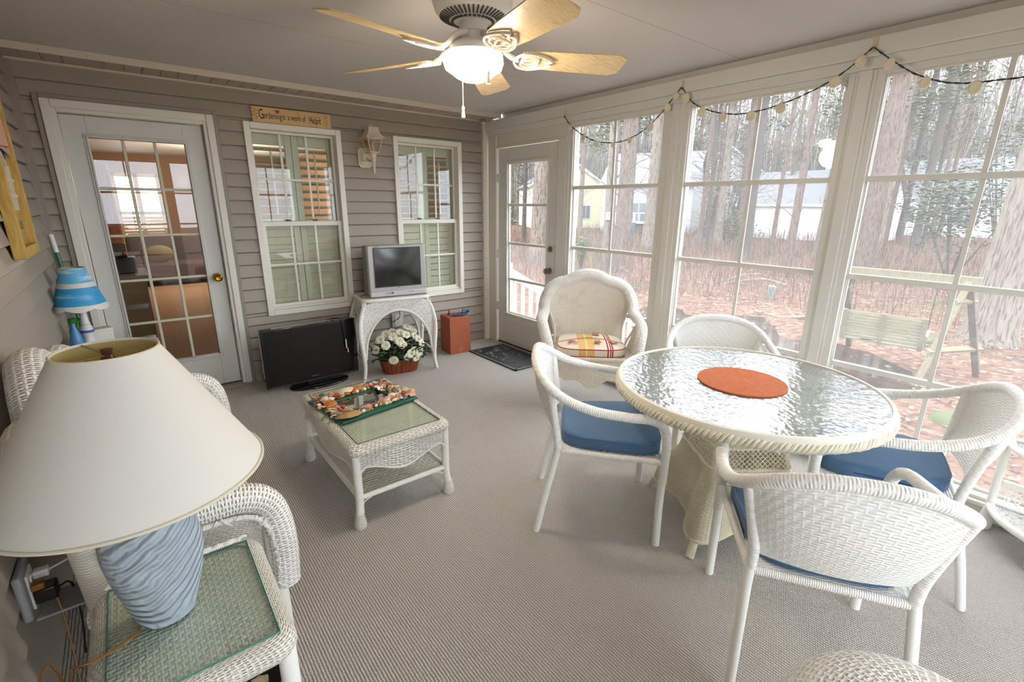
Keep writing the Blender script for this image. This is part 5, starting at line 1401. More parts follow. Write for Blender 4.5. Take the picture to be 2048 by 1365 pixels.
sl2=thing('sea_lamp','small white lamp with a blue sea-painted scalloped shade in the corner','table lamp',(SLX,SLY,.585))
g=G();pr=[(0,0),(.058,0),(.056,.01),(.046,.04),(.030,.085),(.026,.115),(.034,.135),(.033,.16),(.022,.185),(.026,.19),(.020,.20),(.017,.26),(.015,.30),(0,.30)]
g.lathe(pr,28);obj('base',g,P('lamp_white','d5d4d0',.35),sl2,angle=50)
g=G();g.lathe([(.0345,.136),(.0352,.146),(.0340,.152)],28);obj('blue_band',g,P('band_blue','2b4fa8',.4),sl2)
sea=N('sea_shade');c=sea.obj();s=sea.sep(c)
z=sea.m('ADD',s[2],0.0);mpp=sea.n('Mapping');mpp.inputs['Scale'].default_value=(2,2,14);sea.set(mpp.inputs[0],c)
st1=sea.noise(mpp.outputs[0],3,4,.6)
sky_=sea.mix(sea.ramp(st1,[(.50,(0,0,0,1)),(.64,(1,1,1,1))]),lin('5cb0dc'),lin('dfe6e6'))
wat=sea.mix(sea.ramp(st1,[(.55,(0,0,0,1)),(.72,(1,1,1,1))]),lin('2f97cf'),lin('8cc6e2'))
zz=sea.m('MULTIPLY_ADD',st1,.012,z)
colr=sea.mix(sea.m('LESS_THAN',zz,.446+.012),sky_,lin('d8d6d0'))
colr=sea.mix(sea.m('LESS_THAN',zz,.425+.006),colr,wat)
colr=sea.mix(sea.m('LESS_THAN',zz,.318+.006),colr,lin('dedad2'))
sea=sea.done(sea.bsdf(colr,.45))
g=G();n=72;rows=[]
for k in range(9):
    t=k/8
    row=[]
    for i in range(n):
        a=2*PI*i/n;sc=.016*abs(math.sin(a*3))
        zb=.282+.016-sc
        z_=zb+(.540-zb)*t;r=.133+(.058-.133)*t;row.append((r*math.cos(a),r*math.sin(a),z_))
    rows.append(row)
g.grid(rows,cu=True,thick=.0015);obj('lamp_shade',g,sea,sl2,angle=60)
g=G();g.tube([(.058*math.cos(2*PI*k/40),.058*math.sin(2*PI*k/40),.540) for k in range(40)],.0022,6,closed=True);obj('shade_trim',g,P('gold_trim','b9a27a',.5),sl2)
bt=thing('blue_bottle','slim blue bottle standing beside the sea lamp','bottle',(SLX-.055,SLY-.05,.585))
g=G();g.lathe([(0,0),(.030,0),(.033,.03),(.033,.10),(.022,.15),(.011,.18),(.011,.21),(0,.21)],20);obj('body',g,P('bottle_blue','4b86bd',.3),bt)
gd=thing('green_sprayer','green plastic watering nozzle behind the sea lamp','sprayer',(SLX-.06,SLY+.06,.585))
g=G();g.lathe([(0,0),(.03,0),(.03,.14),(.018,.17),(.026,.19),(.026,.22),(0,.225)],18);obj('body',g,P('bright_green','2e8a2a',.35),gd)
g=G();g.tube([(0,0,.2),(.04,-.01,.215)],.008,8);obj('nozzle',g,MC['bright_green'],gd)
nc=thing('white_box','small white paper box behind the sea lamp on the corner table','box',(SLX+.05,SLY+.14,.585),.3)
g=G();g.box(-.06,.06,-.04,.04,0,.105);obj('body',g,white,nc,bevel=.002)
g=G();g.box(-.063,.063,-.043,.043,.105,.125);obj('lid',g,white,nc,bevel=.002)
bm=thing('broom_handle','broom with white-tipped green handle leaning in the corner','broom',(-3.50,-.10,0))
g=G();g.tube([(.03,-.03,.05),(-.045,.045,1.20)],.011,10);obj('pole',g,P('pole_green','1f6b45',.35),bm)
g=G();g.tube([(-.045,.045,1.185),(-.053,.053,1.30)],.014,12);g.tube([(-.053,.053,1.30),(-.054,.054,1.308)],[.014,.006],12);obj('grip',g,P('tip_white','dcdcd8',.35),bm)
g=G();g.box(-.03,.13,-.045,-.005,0,.10);obj('brush',g,P('bristles','4a5a4a',.9),bm)

# ================================================================== driftwood picture on the left wall
pw=mk_wood('picture_wood','a8843a','c9a656',5,.6,2)
pk=thing('beach_picture','tall shadow box picture with a beach scene hanging on the left siding wall','picture',(XL+.018,-1.18,1.26))
g=G();hw=.23;hh=.80;dp=.045
for a,b in ((-hw,-hw+.035),(hw-.035,hw)): g.box(0,dp,a,b,0,hh)
g.box(0,dp,-hw+.035,hw-.035,0,.05);g.box(0,dp,-hw+.035,hw-.035,hh-.035,hh);obj('frame',g,pw,pk,bevel=.004)
bp=N('beach_panel');c=bp.obj();s=bp.sep(c);nz=bp.noise(c,6,4,.6)
zz=bp.m('MULTIPLY_ADD',nz,.12,s[2])
colr=bp.mix(bp.m('GREATER_THAN',zz,.50),lin('b59c58'),bp.mix(bp.ramp(nz,[(.5,(0,0,0,1)),(.62,(1,1,1,1))]),lin('3f6f86'),lin('a9b8a8')))
bp=bp.done(bp.bsdf(colr,.7))
g=G();g.box(.002,.012,-hw+.03,hw-.03,.04,hh-.03);obj('painted_panel',g,bp,pk,smooth=False)
g=G()
for k in range(9):
    y=-.10+.028*k;g.box(.012,.022,y-.007,y+.007,.21+.01*(k%2),.40+.015*math.sin(k))
for z in (.27,.34): g.box(.020,.026,-.12,.15,z,z+.014)
s0=len(g.v);g.box(.022,.028,-.2,-.02,-.007,.007);g.xf(Tr(0,.05,.40)@Rx(-.6),s0);obj('picket_fence',g,P('picket_white','cfc9b4',.7),pk)
g=G();g.add([(.013,.03,.50),(.035,.18,.46),(.03,.19,.56),(.02,.08,.60)],[(0,1,2,3)]);g.grid([[(.02+.02*math.sin(PI*i/6),.03+.15*i/6,.50+.12*k/4) for i in range(7)] for k in range(5)],thick=.004);obj('cloth_flap',g,P('flap_pink','c99a8a',.8),pk)
textmesh('lettering','BEACH',.055,P('letter_green','4a7a68',.6),pk,Tr(.0125,.08,.12)@Rz(PI/2)@UP,1.0)

# ================================================================== corner shelf (etagere) by the right wall
eg=thing('corner_shelf','white wicker half-round shelf unit with lattice galleries by the windows','shelf unit',(-.055,-4.83,0))
EW,ED=.50,.36
def half(z,r=1.0,n=28,inset=0): return [(-(ED-inset)*math.cos(-PI/2+PI*k/n)*r,(EW-inset)*math.sin(-PI/2+PI*k/n)*-1*r,z) for k in range(n+1)]
for z in (.13,.47,.81):
    rim=half(z)
    g=G();rows=[[(x*f,y*f if f>0 else 0,z) for x,y,_ in rim] for f in (.001,.3,.6,.98)];g.grid(rows,thick=.008);sh=obj('shelf',g,W_OLD,eg,smooth=False)
    g=G();g.tube(rim,.016,10);g.tube([rim[0],rim[-1]],.012,8);obj('shelf_rim',g,SMOOTHW,sh)
    g=G()
    gh=.11;n=26
    for i in range(n):
        ya=-EW+.03+2*(EW-.03)*i/n;yb=ya+.075
        g.tube([(-.02,ya,z+.01),(-.02,min(yb,EW-.03),z+gh)],.003,5);g.tube([(-.015,min(yb,EW-.03),z+.01),(-.015,ya,z+gh)],.003,5)
    g.box(-.028,-.008,-EW+.02,EW-.02,z+gh,z+gh+.028);g.box(-.026,-.008,-EW+.02,EW-.02,z+.006,z+.016)
    obj('lattice_gallery',g,SMOOTHW,sh)
for s_ in (-1,1):
    g=G();g.tube([(-.02,s_*(EW+.0),.0),(-.02,s_*EW,.13),(-.02,s_*(EW+.004),.47),(-.02,s_*(EW-.004),.80),(-.02,s_*(EW-.01),.93)],.017,10);po=obj('post',g,SMOOTHW,eg)
    g=G();g.lathe([(0,.0),(.024,.0),(.030,.02),(.022,.08),(.018,.10),(0,.1)],14,-.02,s_*EW);g.lathe([(.0,.80),(.030,.80),(.032,.83),(.024,.90),(.026,.95),(.0,.96)],14,-.02,s_*(EW-.008));obj('post_wrap',g,WR,po)
for a in (.28,.72):
    k=PI*a;x,y=-ED*math.sin(k)*.97,EW*math.cos(k)*.97
    g=G();g.lathe([(0,0),(.022,0),(.027,.012),(.024,.03),(.016,.07),(.018,.12),(0,.12)],14,x,y);obj('foot',g,WR,eg)

# ================================================================== shell string lights
cordm=P('cord_green','1f2a20',.5);disc=P('shell_disc','d8ccb0',.5,var=.15,vscale=60)
sl3=thing('shell_light_string','string of pale shell lights on dark cord draped along the window header','string lights',(0,0,0))
A_=[(-.060,-1.245,2.247),(-.060,-1.36,2.14),(-.060,-1.60,2.02),(-.060,-1.85,1.985),(-.060,-2.05,2.03),(-.060,-2.20,2.12),(-.060,-2.372,2.285)]
B_=[(-.060,-2.372,2.285),(-.060,-2.48,2.17),(-.060,-2.63,2.10),(-.060,-2.80,2.065),(-.060,-2.98,2.075),(-.060,-3.17,2.12),(-.060,-3.33,2.19),(-.060,-3.457,2.29)]
C_=[(-.060,-3.457,2.29),(-.060,-3.54,2.22),(-.060,-3.66,2.13),(-.060,-3.80,2.07),(-.060,-3.95,2.055),(-.060,-4.12,2.06),(-.060,-4.3,2.12),(-.060,-4.52,2.28)]
g=G();allp=[]
for Q in (A_,B_,C_):
    q=smoothpath(Q,10);q2=[Vector((p.x+.002*math.sin(i*1.3),p.y,p.z+.002*math.cos(i*1.3))) for i,p in enumerate(q)];q3=[Vector((p.x-.002*math.sin(i*1.3),p.y+.002,p.z-.003*math.cos(i*1.3))) for i,p in enumerate(q)]
    g.tube(q2,.0024,5);g.tube(q3,.0024,5);allp.append(q)
obj('cord',g,cordm,sl3)
rng=random.Random(4)
for q,ts in zip(allp,((.10,.24,.37,.50,.62,.77,.90,.965),(.06,.20,.33,.48,.62,.85,.955),(.10,.26,.42,.58,.74,.88))):
    rs=resample(q,200)
    for t_ in ts:
        p=rs[int(t_*199)]
        g=G();R_=(rng.uniform(.022,.026) if q is allp[0] else rng.uniform(.026,.031))
        g.lathe([(0,0),(R_*.8,-.003),(R_,.001),(R_*.85,.005),(0,.007)],20)
        M=Tr(p.x-.010,p.y,p.z-R_*.75)@Rz(.45+rng.uniform(-.3,.3))@Ry(PI/2+rng.uniform(-.15,.15))@Matrix.Diagonal((1,.9,1,1))
        g.xf(M);g.tube([(p.x,p.y,p.z),(p.x-.003,p.y,p.z-R_*.4)],.003,5);obj('shell_light',g,disc,sl3)
for i,(y,z) in enumerate(((-1.245,2.25),(-2.372,2.288),(-3.457,2.292))):
    hk=obj('wall_hook',G().tube([(-.046,y,z+.035),(-.048,y,z-.02),(-.058,y,z-.018),(-.060,y,z+.004)],.0035,6).box(-.050,-.046,y-.010,y+.010,z-.015,z+.04),P('clear_hook','cfc39a',.3));tag(hk,['small clear hook at the header above the porch door edge','small clear hook on the header between the first two windows','small clear hook on the header between the second and third windows'][i],'hook',None)
# overbright daylight offset in colour: every outdoor swatch is darkened this much
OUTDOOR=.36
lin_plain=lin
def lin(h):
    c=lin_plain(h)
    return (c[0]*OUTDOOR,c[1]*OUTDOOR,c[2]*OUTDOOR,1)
# ================================================================== outdoors
GZ=-1.2
gm=N('leaf_litter');c=gm.obj()
v1=gm.n('TexVoronoi');v1.inputs['Scale'].default_value=11;gm.set(v1.inputs['Vector'],c)
lv=gm.sep(v1.outputs['Color'])[0]
leafc=gm.ramp(lv,[(0,lin('7d5a4c')),(.3,lin('9b7361')),(.55,lin('b08a76')),(.75,lin('8d6a56')),(1,lin('c9ab98'))])
big=gm.noise(c,.22,5,.62)
gm2=gm.mix(gm.ramp(big,[(.56,(0,0,0,1)),(.66,(1,1,1,1))]),leafc,lin('7a7a48'))
gm2=gm.mix(gm.ramp(gm.noise(c,.6,4,.6),[(.30,(1,1,1,1)),(.42,(0,0,0,1))]),gm2,lin('5d4a42'))
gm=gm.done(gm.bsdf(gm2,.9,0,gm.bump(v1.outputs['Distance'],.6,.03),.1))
rng=random.Random(21)
g=G();xs=[.16]+[.5+.9*i for i in range(30)]+[28+5*i for i in range(24)];ys=[-60+6*i for i in range(9)]+[-10+1.0*i for i in range(26)]+[16+6*i for i in range(14)]
import mathutils.noise as mn
rows=[]
for x in xs:
    row=[]
    for y in ys:
        d=0 if x<3 else 1
        z=GZ+.10*d*mn.noise(Vector((x*.18,y*.18,3)))
        px_=((x-6.8)/3.2)**2+((y-.3)/3.2)**2
        if px_<1.3: z=GZ-.03
        z+=max(0,(x-22))*.004
        row.append((x,y,z))
    rows.append(row)
g.grid(rows,flip=True);obj('ground',g,gm,kind='structure')
g=G();g.grid([[(x,y,GZ-.01) for x in (-40,-3.7,.2)] for y in (-60,-6.1)]);obj('ground_front',g,gm,kind='structure')
# puddle
wat=N('muddy_water');c=wat.obj()
wat=wat.done(wat.bsdf(wat.mix(wat.ramp(wat.noise(c,1.3,5,.7),[(.42,(0,0,0,1)),(.58,(1,1,1,1))]),lin('4a3830'),lin('6e574a')),.06,0,wat.bump(wat.noise(c,9,2),.05,.01),.6))
pp=smoothpath([(9.1,3.4,0),(8.0,2.2,0),(9.2,.9,0),(7.6,-.4,0),(8.0,-1.4,0),(7.2,-2.5,0),(6.0,-3.0,0),(4.9,-2.5,0),(4.3,-1.2,0),(4.6,-.2,0),(4.3,.8,0),(5.3,1.9,0),(7.0,3.2,0)],6,closed=True)
g=G();g.prism([(p.x+.08*math.sin(i*1.7),p.y+.08*math.cos(i*2.3)) for i,p in enumerate(pp)],GZ-.03,GZ-.008)
o=obj('puddle',g,wat,smooth=False);tag(o,'wide shallow brown puddle on the ground under the garden swing','puddle')
# loose leaves near the porch (uncountable)
g=G()
for k in range(5200):
    x=rng.uniform(3.5,20);y=rng.uniform(-5,1+x*.62);r=rng.uniform(.025,.06)
    if ((x-6.6)/2.6)**2+((y+.2)/2.8)**2<1 and rng.random()<.8: continue
    M=Tr(x,y,GZ+.02+rng.uniform(0,.06))@Rz(rng.uniform(0,6))@Rx(rng.uniform(-.7,.7))
    g.add([M@Vector(p) for p in ((-r,0,0),(0,-r*.6,.006),(r,0,0),(0,r*.6,.006))],[(0,1,2,3)],m=rng.randint(0,2))
o=obj('fallen_leaves',g,[P('leaf_pink','b98e7c',.8),P('leaf_tan','c9ac92',.8),P('leaf_brown','8c5f4c',.8)],smooth=False);tag(o,'reddish tan fallen leaves scattered on the woodland floor','leaves',kind='stuff')
# moss patches
for (x,y,r_,lb) in ((11.6,9.2,1.1,'bright green moss patch near the two tall trunks past the porch door'),(5.0,-3.6,.35,'small green moss patch in front of the garden swing'),(9.9,-2.2,.35,'mossy patch at the foot of the huge oak')):
    g=G();g.blob((x,y,GZ+.0),(r_,r_*.8,.10),18,8);o=obj('moss_patch',g,P('moss_green','6f7a48',.9,bump=.6,bscale=20,var=.3),None);tag(o,lb,'moss')
# brush: dry stems
def sticks(name,label,n,region,h0,h1,w_,cols,lean=.35,cat='brush',seed=1,segs=2):
    rg=random.Random(seed);g=G()
    for k in range(n):
        x,y=region(rg);h=rg.uniform(h0,h1);a=rg.uniform(0,2*PI);L=rg.uniform(0,lean)*h
        ww=w_*rg.uniform(.6,1.4);b=rg.uniform(0,PI);dx,dy=math.cos(b)*ww,math.sin(b)*ww
        zb=GZ+max(0,(x-22))*.004-.03
        p0=Vector((x,y,zb));p1=Vector((x+L*.4*math.cos(a),y+L*.4*math.sin(a),zb+h*.55));p2=Vector((x+L*math.cos(a),y+L*math.sin(a),zb+h))
        d=Vector((dx,dy,0))
        m=rg.randint(0,len(cols)-1)
        g.add([p0-d,p0+d,p1+d*.7,p1-d*.7,p2],[(0,1,2,3),(3,2,4)],m=m)
        if rg.random()<.6:
            q=p1+Vector((rg.uniform(-.3,.3),rg.uniform(-.3,.3),rg.uniform(.1,.35)))*h*.5
            g.add([p1-d*.4,p1+d*.4,q],[(0,1,2)],m=m)
    o=obj(name,g,cols,smooth=False);tag(o,label,cat,kind='stuff')
def sector(r0,r1,a0=37,a1=86):
    def f(rg):
        a=math.radians(rg.uniform(a0,a1));r=(rg.uniform(r0**2,r1**2))**.5
        return -3.16+r*math.sin(a),-4.46+r*math.cos(a)
    return f
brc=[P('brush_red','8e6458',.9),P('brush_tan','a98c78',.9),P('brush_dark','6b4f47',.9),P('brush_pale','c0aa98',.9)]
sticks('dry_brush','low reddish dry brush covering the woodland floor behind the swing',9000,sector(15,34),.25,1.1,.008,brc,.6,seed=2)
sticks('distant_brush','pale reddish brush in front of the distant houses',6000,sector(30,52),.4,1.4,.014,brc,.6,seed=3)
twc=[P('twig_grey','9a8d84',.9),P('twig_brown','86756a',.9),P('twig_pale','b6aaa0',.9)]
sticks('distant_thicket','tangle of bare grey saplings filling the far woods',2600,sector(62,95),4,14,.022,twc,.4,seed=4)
sticks('far_woods','pale grey mass of bare trees closing off the far woods',8500,sector(66,110),9,30,.055,[P('haze_twig','cfc9c4',.9),P('haze_twig_warm','c4b8ae',.9),P('haze_twig_green','aeb39c',.9)],.3,seed=9)  # distance haze is put into the pale twig colours
# trees
def mkbark(nm,c0,c1,c2,sc):
    b=N(nm);c=b.obj();mp=b.n('Mapping');mp.inputs['Scale'].default_value=(1,1,.12);b.set(mp.inputs[0],c)
    v=b.n('TexNoise');v.inputs['Scale'].default_value=sc;v.inputs['Detail'].default_value=4;v.inputs['Distortion'].default_value=.6;b.set(v.inputs['Vector'],mp.outputs[0])
    nz=b.noise(c,2.5,4,.6)
    col=b.mix(b.ramp(v.outputs[0],[(.36,(0,0,0,1)),(.52,(1,1,1,1))]),lin(c0),b.mix(nz,lin(c1),lin(c2)))
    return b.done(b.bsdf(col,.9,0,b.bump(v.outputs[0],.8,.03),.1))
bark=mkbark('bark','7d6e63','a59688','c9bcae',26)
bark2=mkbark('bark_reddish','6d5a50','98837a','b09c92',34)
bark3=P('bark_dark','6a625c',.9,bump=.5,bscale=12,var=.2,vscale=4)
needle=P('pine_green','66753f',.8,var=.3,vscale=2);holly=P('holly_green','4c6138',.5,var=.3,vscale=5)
def trunkmesh(r,h,lean,rg,n=12):
    pts=[];rad=[]
    a=rg.uniform(0,2*PI);wob=rg.uniform(.0,.12)
    for i in range(9):
        t=i/8;pts.append((lean[0]*h*t+wob*math.sin(t*4+a),lean[1]*h*t+wob*math.cos(t*3+a),h*t));rad.append(r*(1.35 if i==0 else 1)*(1-.55*t))
    g=G();g.tube([(pts[0][0],pts[0][1],-.3),(pts[0][0],pts[0][1],0),(pts[0][0],pts[0][1],.25)]+pts[1:],[r*1.5,r*1.35,r*1.12]+rad[1:],n);return g,pts
def branchmesh(pts,rg,n,h0,h1,L,r0,up=.4,twigs=4):
    g=G()
    for k in range(n):
        t=rg.uniform(h0,h1);i=min(7,int(t*8));p=Vector(pts[i]).lerp(Vector(pts[i+1]),t*8-i)
        a=rg.uniform(0,2*PI);l=L*rg.uniform(.4,1);d=Vector((math.cos(a),math.sin(a),up+rg.uniform(-.3,.5))).normalized()
        p1=p+d*l*.5;p2=p1+(d+Vector((rg.uniform(-.4,.4),rg.uniform(-.4,.4),rg.uniform(-.2,.5)))).normalized()*l*.5
        rr=r0*rg.uniform(.5,1)
        g.tube([p,p1,p2],[rr,rr*.6,rr*.15],4,caps=False)
        for q in range(twigs):
            tt=rg.uniform(.3,1);b=(p.lerp(p1,tt*2) if tt<.5 else p1.lerp(p2,tt*2-1));dd=Vector((rg.uniform(-1,1),rg.uniform(-1,1),rg.uniform(-.3,1))).normalized()*l*.35
            m_=b+dd*.5+Vector((0,0,.03*l));g.tube([b,m_,b+dd],[rr*.3,rr*.2,rr*.08],3,caps=False)
    return g
def leafcloud(rg,n,cen,rad,size,flatz=.7,shell=.4):
    g=G()
    for k in range(n):
        while True:
            v_=Vector((rg.uniform(-1,1),rg.uniform(-1,1),rg.uniform(-1,1)))
            if shell<v_.length<1: break
        p=(cen[0]+v_.x*rad[0],cen[1]+v_.y*rad[1],cen[2]+v_.z*rad[2]);s_=size*rg.uniform(.6,1.4)
        M=Tr(*p)@Rz(rg.uniform(0,6.3))@Rx(rg.uniform(-1.2,1.2))
        g.add([M@Vector(q) for q in ((-s_,0,0),(0,-s_*.35,0),(s_,0,0),(0,s_*.35,0))],[(0,1,2,3)])
    return g
def tree(name,label,cat,x,y,r,h,mat,seed,lean=(0,0),nb=14,bl=2.6,br=.035,h0=.12,pine=False,group=None):
    rg=random.Random(seed);zb=GZ+max(0,(x-22))*.004
    t_=thing(name,label,cat,(x,y,zb),0,group)
    g,pts=trunkmesh(r,h,lean,rg);obj('trunk',g,mat,t_)
    g=branchmesh(pts,rg,nb,h0,.98,bl,br);obj('branches',g,mat,t_)
    if pine:
        g=G()
        for k in range(12):
            t=rg.uniform(pine,1.0);p=Vector(pts[-1])*t+Vector((0,0,0));a=rg.uniform(0,6.3);d=rg.uniform(.6,2.0)
            gg=leafcloud(rg,130,(p.x+d*math.cos(a),p.y+d*math.sin(a),h*t),(1.1,1.1,.55),.13)
            g.add(gg.v,gg.f)
        obj('needles',g,needle,t_,smooth=False,kind='stuff')
    return t_
T=[ # x,y,r,h,mat,label,pine
(10.6,-3.15,.40,15,bark,'huge grey oak trunk standing behind the garden swing',0),
(13.12,9.4,.25,16,bark,'straight pale trunk with a small birdhouse on its side',0),
(12.77,8.5,.27,16,bark2,'thick trunk just beside the birdhouse tree',0),
(20.94,13.0,.33,18,bark,'broad trunk before the grey house with the blue bin',0),
(12.5,13.15,.40,17,bark,'wide pale trunk filling the upper panes of the porch door',0),
(9.9,15.0,.16,14,bark3,'slim dark trunk beside the hinge side of the porch door panes',0),
(22.39,7.93,.33,17,bark3,'rough shaggy trunk in the centre of the second porch window',0),
(18.75,4.3,.17,15,bark2,'slender reddish trunk in front of the white garage wall',0),
(24.3,5.12,.19,17,bark,'tall trunk close to the post between second and third porch windows',0),
(19.42,1.81,.36,18,bark2,'thick patterned trunk at the left of the third porch window',0),
(34.37,4.98,.22,18,bark2,'reddish trunk before the white wall seen through the third window',0),
(42.7,6.21,.24,18,bark3,'dark slender trunk before the gable of the white house',0),
(33.21,3.29,.22,18,bark3,'grey trunk rising out of the evergreen holly shrub',.45),
(21.83,9.68,.10,12,bark3,'thin dark leaning sapling in the second porch window',0),
(28.01,13.92,.16,15,bark2,'thin reddish tree in front of the white two-storey house',0),
(25.64,7.97,.13,13,bark2,'slim curved tree just past the shaggy trunk',0),
]
for i,(x,y,r,h,mat,lb,pn) in enumerate(T):
    tree('tree',lb,'tree',x,y,r,h,mat,100+i,lean=((-.09,.02) if i==13 else (.0,.0)),nb=(34 if r<.3 else 16),bl=2.4,br=.028 if r>.2 else .02,h0=.10 if r<.3 else .3,pine=pn)
# far woods, one of four kinds each
rg=random.Random(77)
protos=[]
for k in range(6):
    pn=.35 if k>=3 else 0
    t_=tree('pine_tree' if pn else 'bare_tree','', 'tree',0,0,rg.uniform(.14,.24),rg.uniform(15,20),[bark,bark2,bark3][k%3],200+k,nb=95 if not pn else 26,bl=3.2,br=.03,h0=.15,pine=pn)
    protos.append(t_)
f=sector(34,78)
lab0='tall bare grey-brown tree in the crowded far woods';lab1='tall pine with dull green needles in the crowded far woods'
used=[0]*6
for k in range(70):
    x,y=f(rg);q=k%6
    lb,gr=(lab1,'pines of the far woods') if q>=3 else (lab0,'bare trees of the far woods')
    if not used[q]:
        o=protos[q];used[q]=1;o['label']=lb;o['group']=gr
    else: o=copy_tree(protos[q],(0,0,0),0,lb,gr)
    zb=GZ+max(0,(x-22))*.004
    o.location=(x,y,zb);o.rotation_euler=(0,0,rg.uniform(0,6.3));s_=rg.uniform(.8,1.25);o.scale=(s_,s_,s_)
# shrubs
def shrub(label,x,y,R_,H_,n,seed,mat=holly,cat='shrub',size=.10):
    rg=random.Random(seed);t_=thing('evergreen_shrub',label,cat,(x,y,GZ),0)
    g=G()
    for k in range(7):
        a=rg.uniform(0,6.3);d=R_*rg.uniform(0,.6);zz=rg.uniform(.25,.8)*H_
        gg=leafcloud(rg,n//7,(d*math.cos(a),d*math.sin(a),zz),(R_*.55,R_*.55,H_*.28),size,shell=.1);g.add(gg.v,gg.f)
    obj('foliage',g,mat,t_,smooth=False,kind='stuff')
    g=G()
    for k in range(8):
        a=rg.uniform(0,6.3);g.tube([(0,0,0),(R_*.3*math.cos(a),R_*.3*math.sin(a),H_*.4),(R_*.6*math.cos(a),R_*.6*math.sin(a),H_*.8)],[.04,.025,.01],5)
    obj('stems',g,bark3,t_)
shrub('large evergreen holly bush in the middle of the third porch window',20.5,-.7,2.5,4.2,3600,1,size=.085)
shrub('dark holly growing behind the huge oak',15.0,-4.9,2.0,4.8,2600,2,size=.085)
shrub('tall green holly with sparse leaves high in the third window',26,-1.3,2.6,7.5,1500,3)
shrub('green and brown shrub before the white two-storey house',30.5,13.2,2.2,2.6,1500,4,P('olive_leaf','7d7a4e',.8,var=.3))
shrub('dull evergreen beside the two-storey house corner',38,17.5,1.9,6.5,1500,5)
shrub('green holly seen low in the porch door panes',12,16.2,1.3,3.2,900,6)
shrub('bright little pine seedling growing on the moss patch',12.0,9.9,.45,1.6,700,7,P('seedling_green','93a35c',.8),size=.06)
# houses
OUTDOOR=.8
wm=P('house_white','dedfe0',.7,bump=.05);wg=P('house_grey','b6b8bb',.7);wy=P('house_cream','d6cfae',.7);rf=P('roof_grey','7c7d80',.9,var=.15,vscale=3)
wglass=P('window_dark','5b656b',.15)
def house(label,x,y,rz,w_,d,h,rh,mat,wins,gable_front=True,name='house'):
    t_=thing(name,label,'house',(x,y,GZ+max(0,(x-22))*.004-.1),rz)
    g=G();g.box(-w_/2,w_/2,0,d,0,h)
    if gable_front:
        g.add([(-w_/2,0,h),(w_/2,0,h),(0,0,h+rh)],[(0,1,2)]);g.add([(-w_/2,d,h),(w_/2,d,h),(0,d,h+rh)],[(0,2,1)])
    else:
        g.add([(-w_/2,0,h),(-w_/2,d,h),(-w_/2,d/2,h+rh)],[(0,2,1)]);g.add([(w_/2,0,h),(w_/2,d,h),(w_/2,d/2,h+rh)],[(0,1,2)])
    obj('walls',g,mat,t_,smooth=False)
    g=G();e=.35
    if gable_front:
        for s_ in (-1,1):
            g.add([(s_*(w_/2+e),-e,h-e*2*rh/w_),(0,-e,h+rh),(0,d+e,h+rh),(s_*(w_/2+e),d+e,h-e*2*rh/w_)],[(0,1,2,3)]);g.add([(s_*(w_/2+e),-e,h-.12-e*2*rh/w_),(0,-e,h+rh-.12),(0,d+e,h+rh-.12),(s_*(w_/2+e),d+e,h-.12-e*2*rh/w_)],[(0,1,2,3)])
    else:
        for (ya,yb) in ((-e,d/2),(d+e,d/2)): 
            g.add([(-w_/2-e,ya,h-e*2*rh/d),(w_/2+e,ya,h-e*2*rh/d),(w_/2+e,yb,h+rh),(-w_/2-e,yb,h+rh)],[(0,1,2,3)])
    obj('roof',g,rf,t_,smooth=False)
    g=G();g.box(-w_/2-e,w_/2+e,-e-.05,-e+.02,h-.2-(e*2*rh/w_ if gable_front else e*2*rh/d),h-(e*2*rh/w_ if gable_front else e*2*rh/d)) if not gable_front else [g.tube([(s_*(w_/2+e),-e-.02,h-.1-e*2*rh/w_),(0,-e-.02,h+rh-.1)],.13,4) for s_ in (-1,1)]
    obj('fascia',g,wm,t_,smooth=False)
    for (wx,wz,ww,wh) in wins:
        g=G();g.box(wx-ww/2-.1,wx+ww/2+.1,-.06,0,wz-.1,wz+wh+.1);fr_=obj('window',g,wm,t_,smooth=False)
        g=G();g.box(wx-ww/2,wx-.03,-.08,-.05,wz,wz+wh);g.box(wx+.03,wx+ww/2,-.08,-.05,wz,wz+wh);obj('pane',g,wglass,fr_,smooth=False)
    return t_
def face_to_cam(x,y): return math.atan2(y+4.46,x+3.16)-PI/2
house('cream yellow house far beyond the porch door side of the woods',38.5,37.5,face_to_cam(38.5,37.5)+.25,9,9,5.0,3.0,wy,[(-2.5,1.2,1,1.5),(2.2,1.2,1,1.5)])
h2=house('grey two-storey house with a small back deck between the trunks',38.5,26.5,face_to_cam(38.5,26.5)-.2,9,9,5.0,3.2,wg,[(-2.8,1.3,1.0,1.5),(-.6,1.1,1.4,1.9),(2.5,3.4,1.,1.3)],False)
g=G()
for k in range(9): g.box(-3+.6*k-.03,-3+.6*k+.03,-2.2,-2.14,1.2,2.0)
g.box(-3.1,2,-2.2,-2.1,2.0,2.1);g.box(-3.1,2,-2.2,0,1.05,1.2)
for x_ in (-3,-.5,2): g.box(x_-.08,x_+.08,-2.2,-2.05,0,2.0)
obj('deck',g,wm,h2,smooth=False)
house('white two-storey house with a steep gable beyond the second window',56,27.8,face_to_cam(56,27.8)+.1,11,10,5.6,4.2,wm,[(-3.6,1.2,1.,1.8),(-1,1.2,.9,1.7),(2.2,1.3,1.7,2.0),(-2.4,4.1,.9,1.3),(1.4,4.3,.9,1.2)])
house('grey shingled wing beside the white gabled house',66,25,face_to_cam(66,25),12,8,3.6,3.2,wg,[(-3,1.2,1,1.5)],False)
house('low white garage with a grey roof in the second porch window',40.5,12.6,face_to_cam(40.5,12.6)-.35,10,8,3.2,2.6,wm,[(3.9,1.0,.9,1.5)],False)
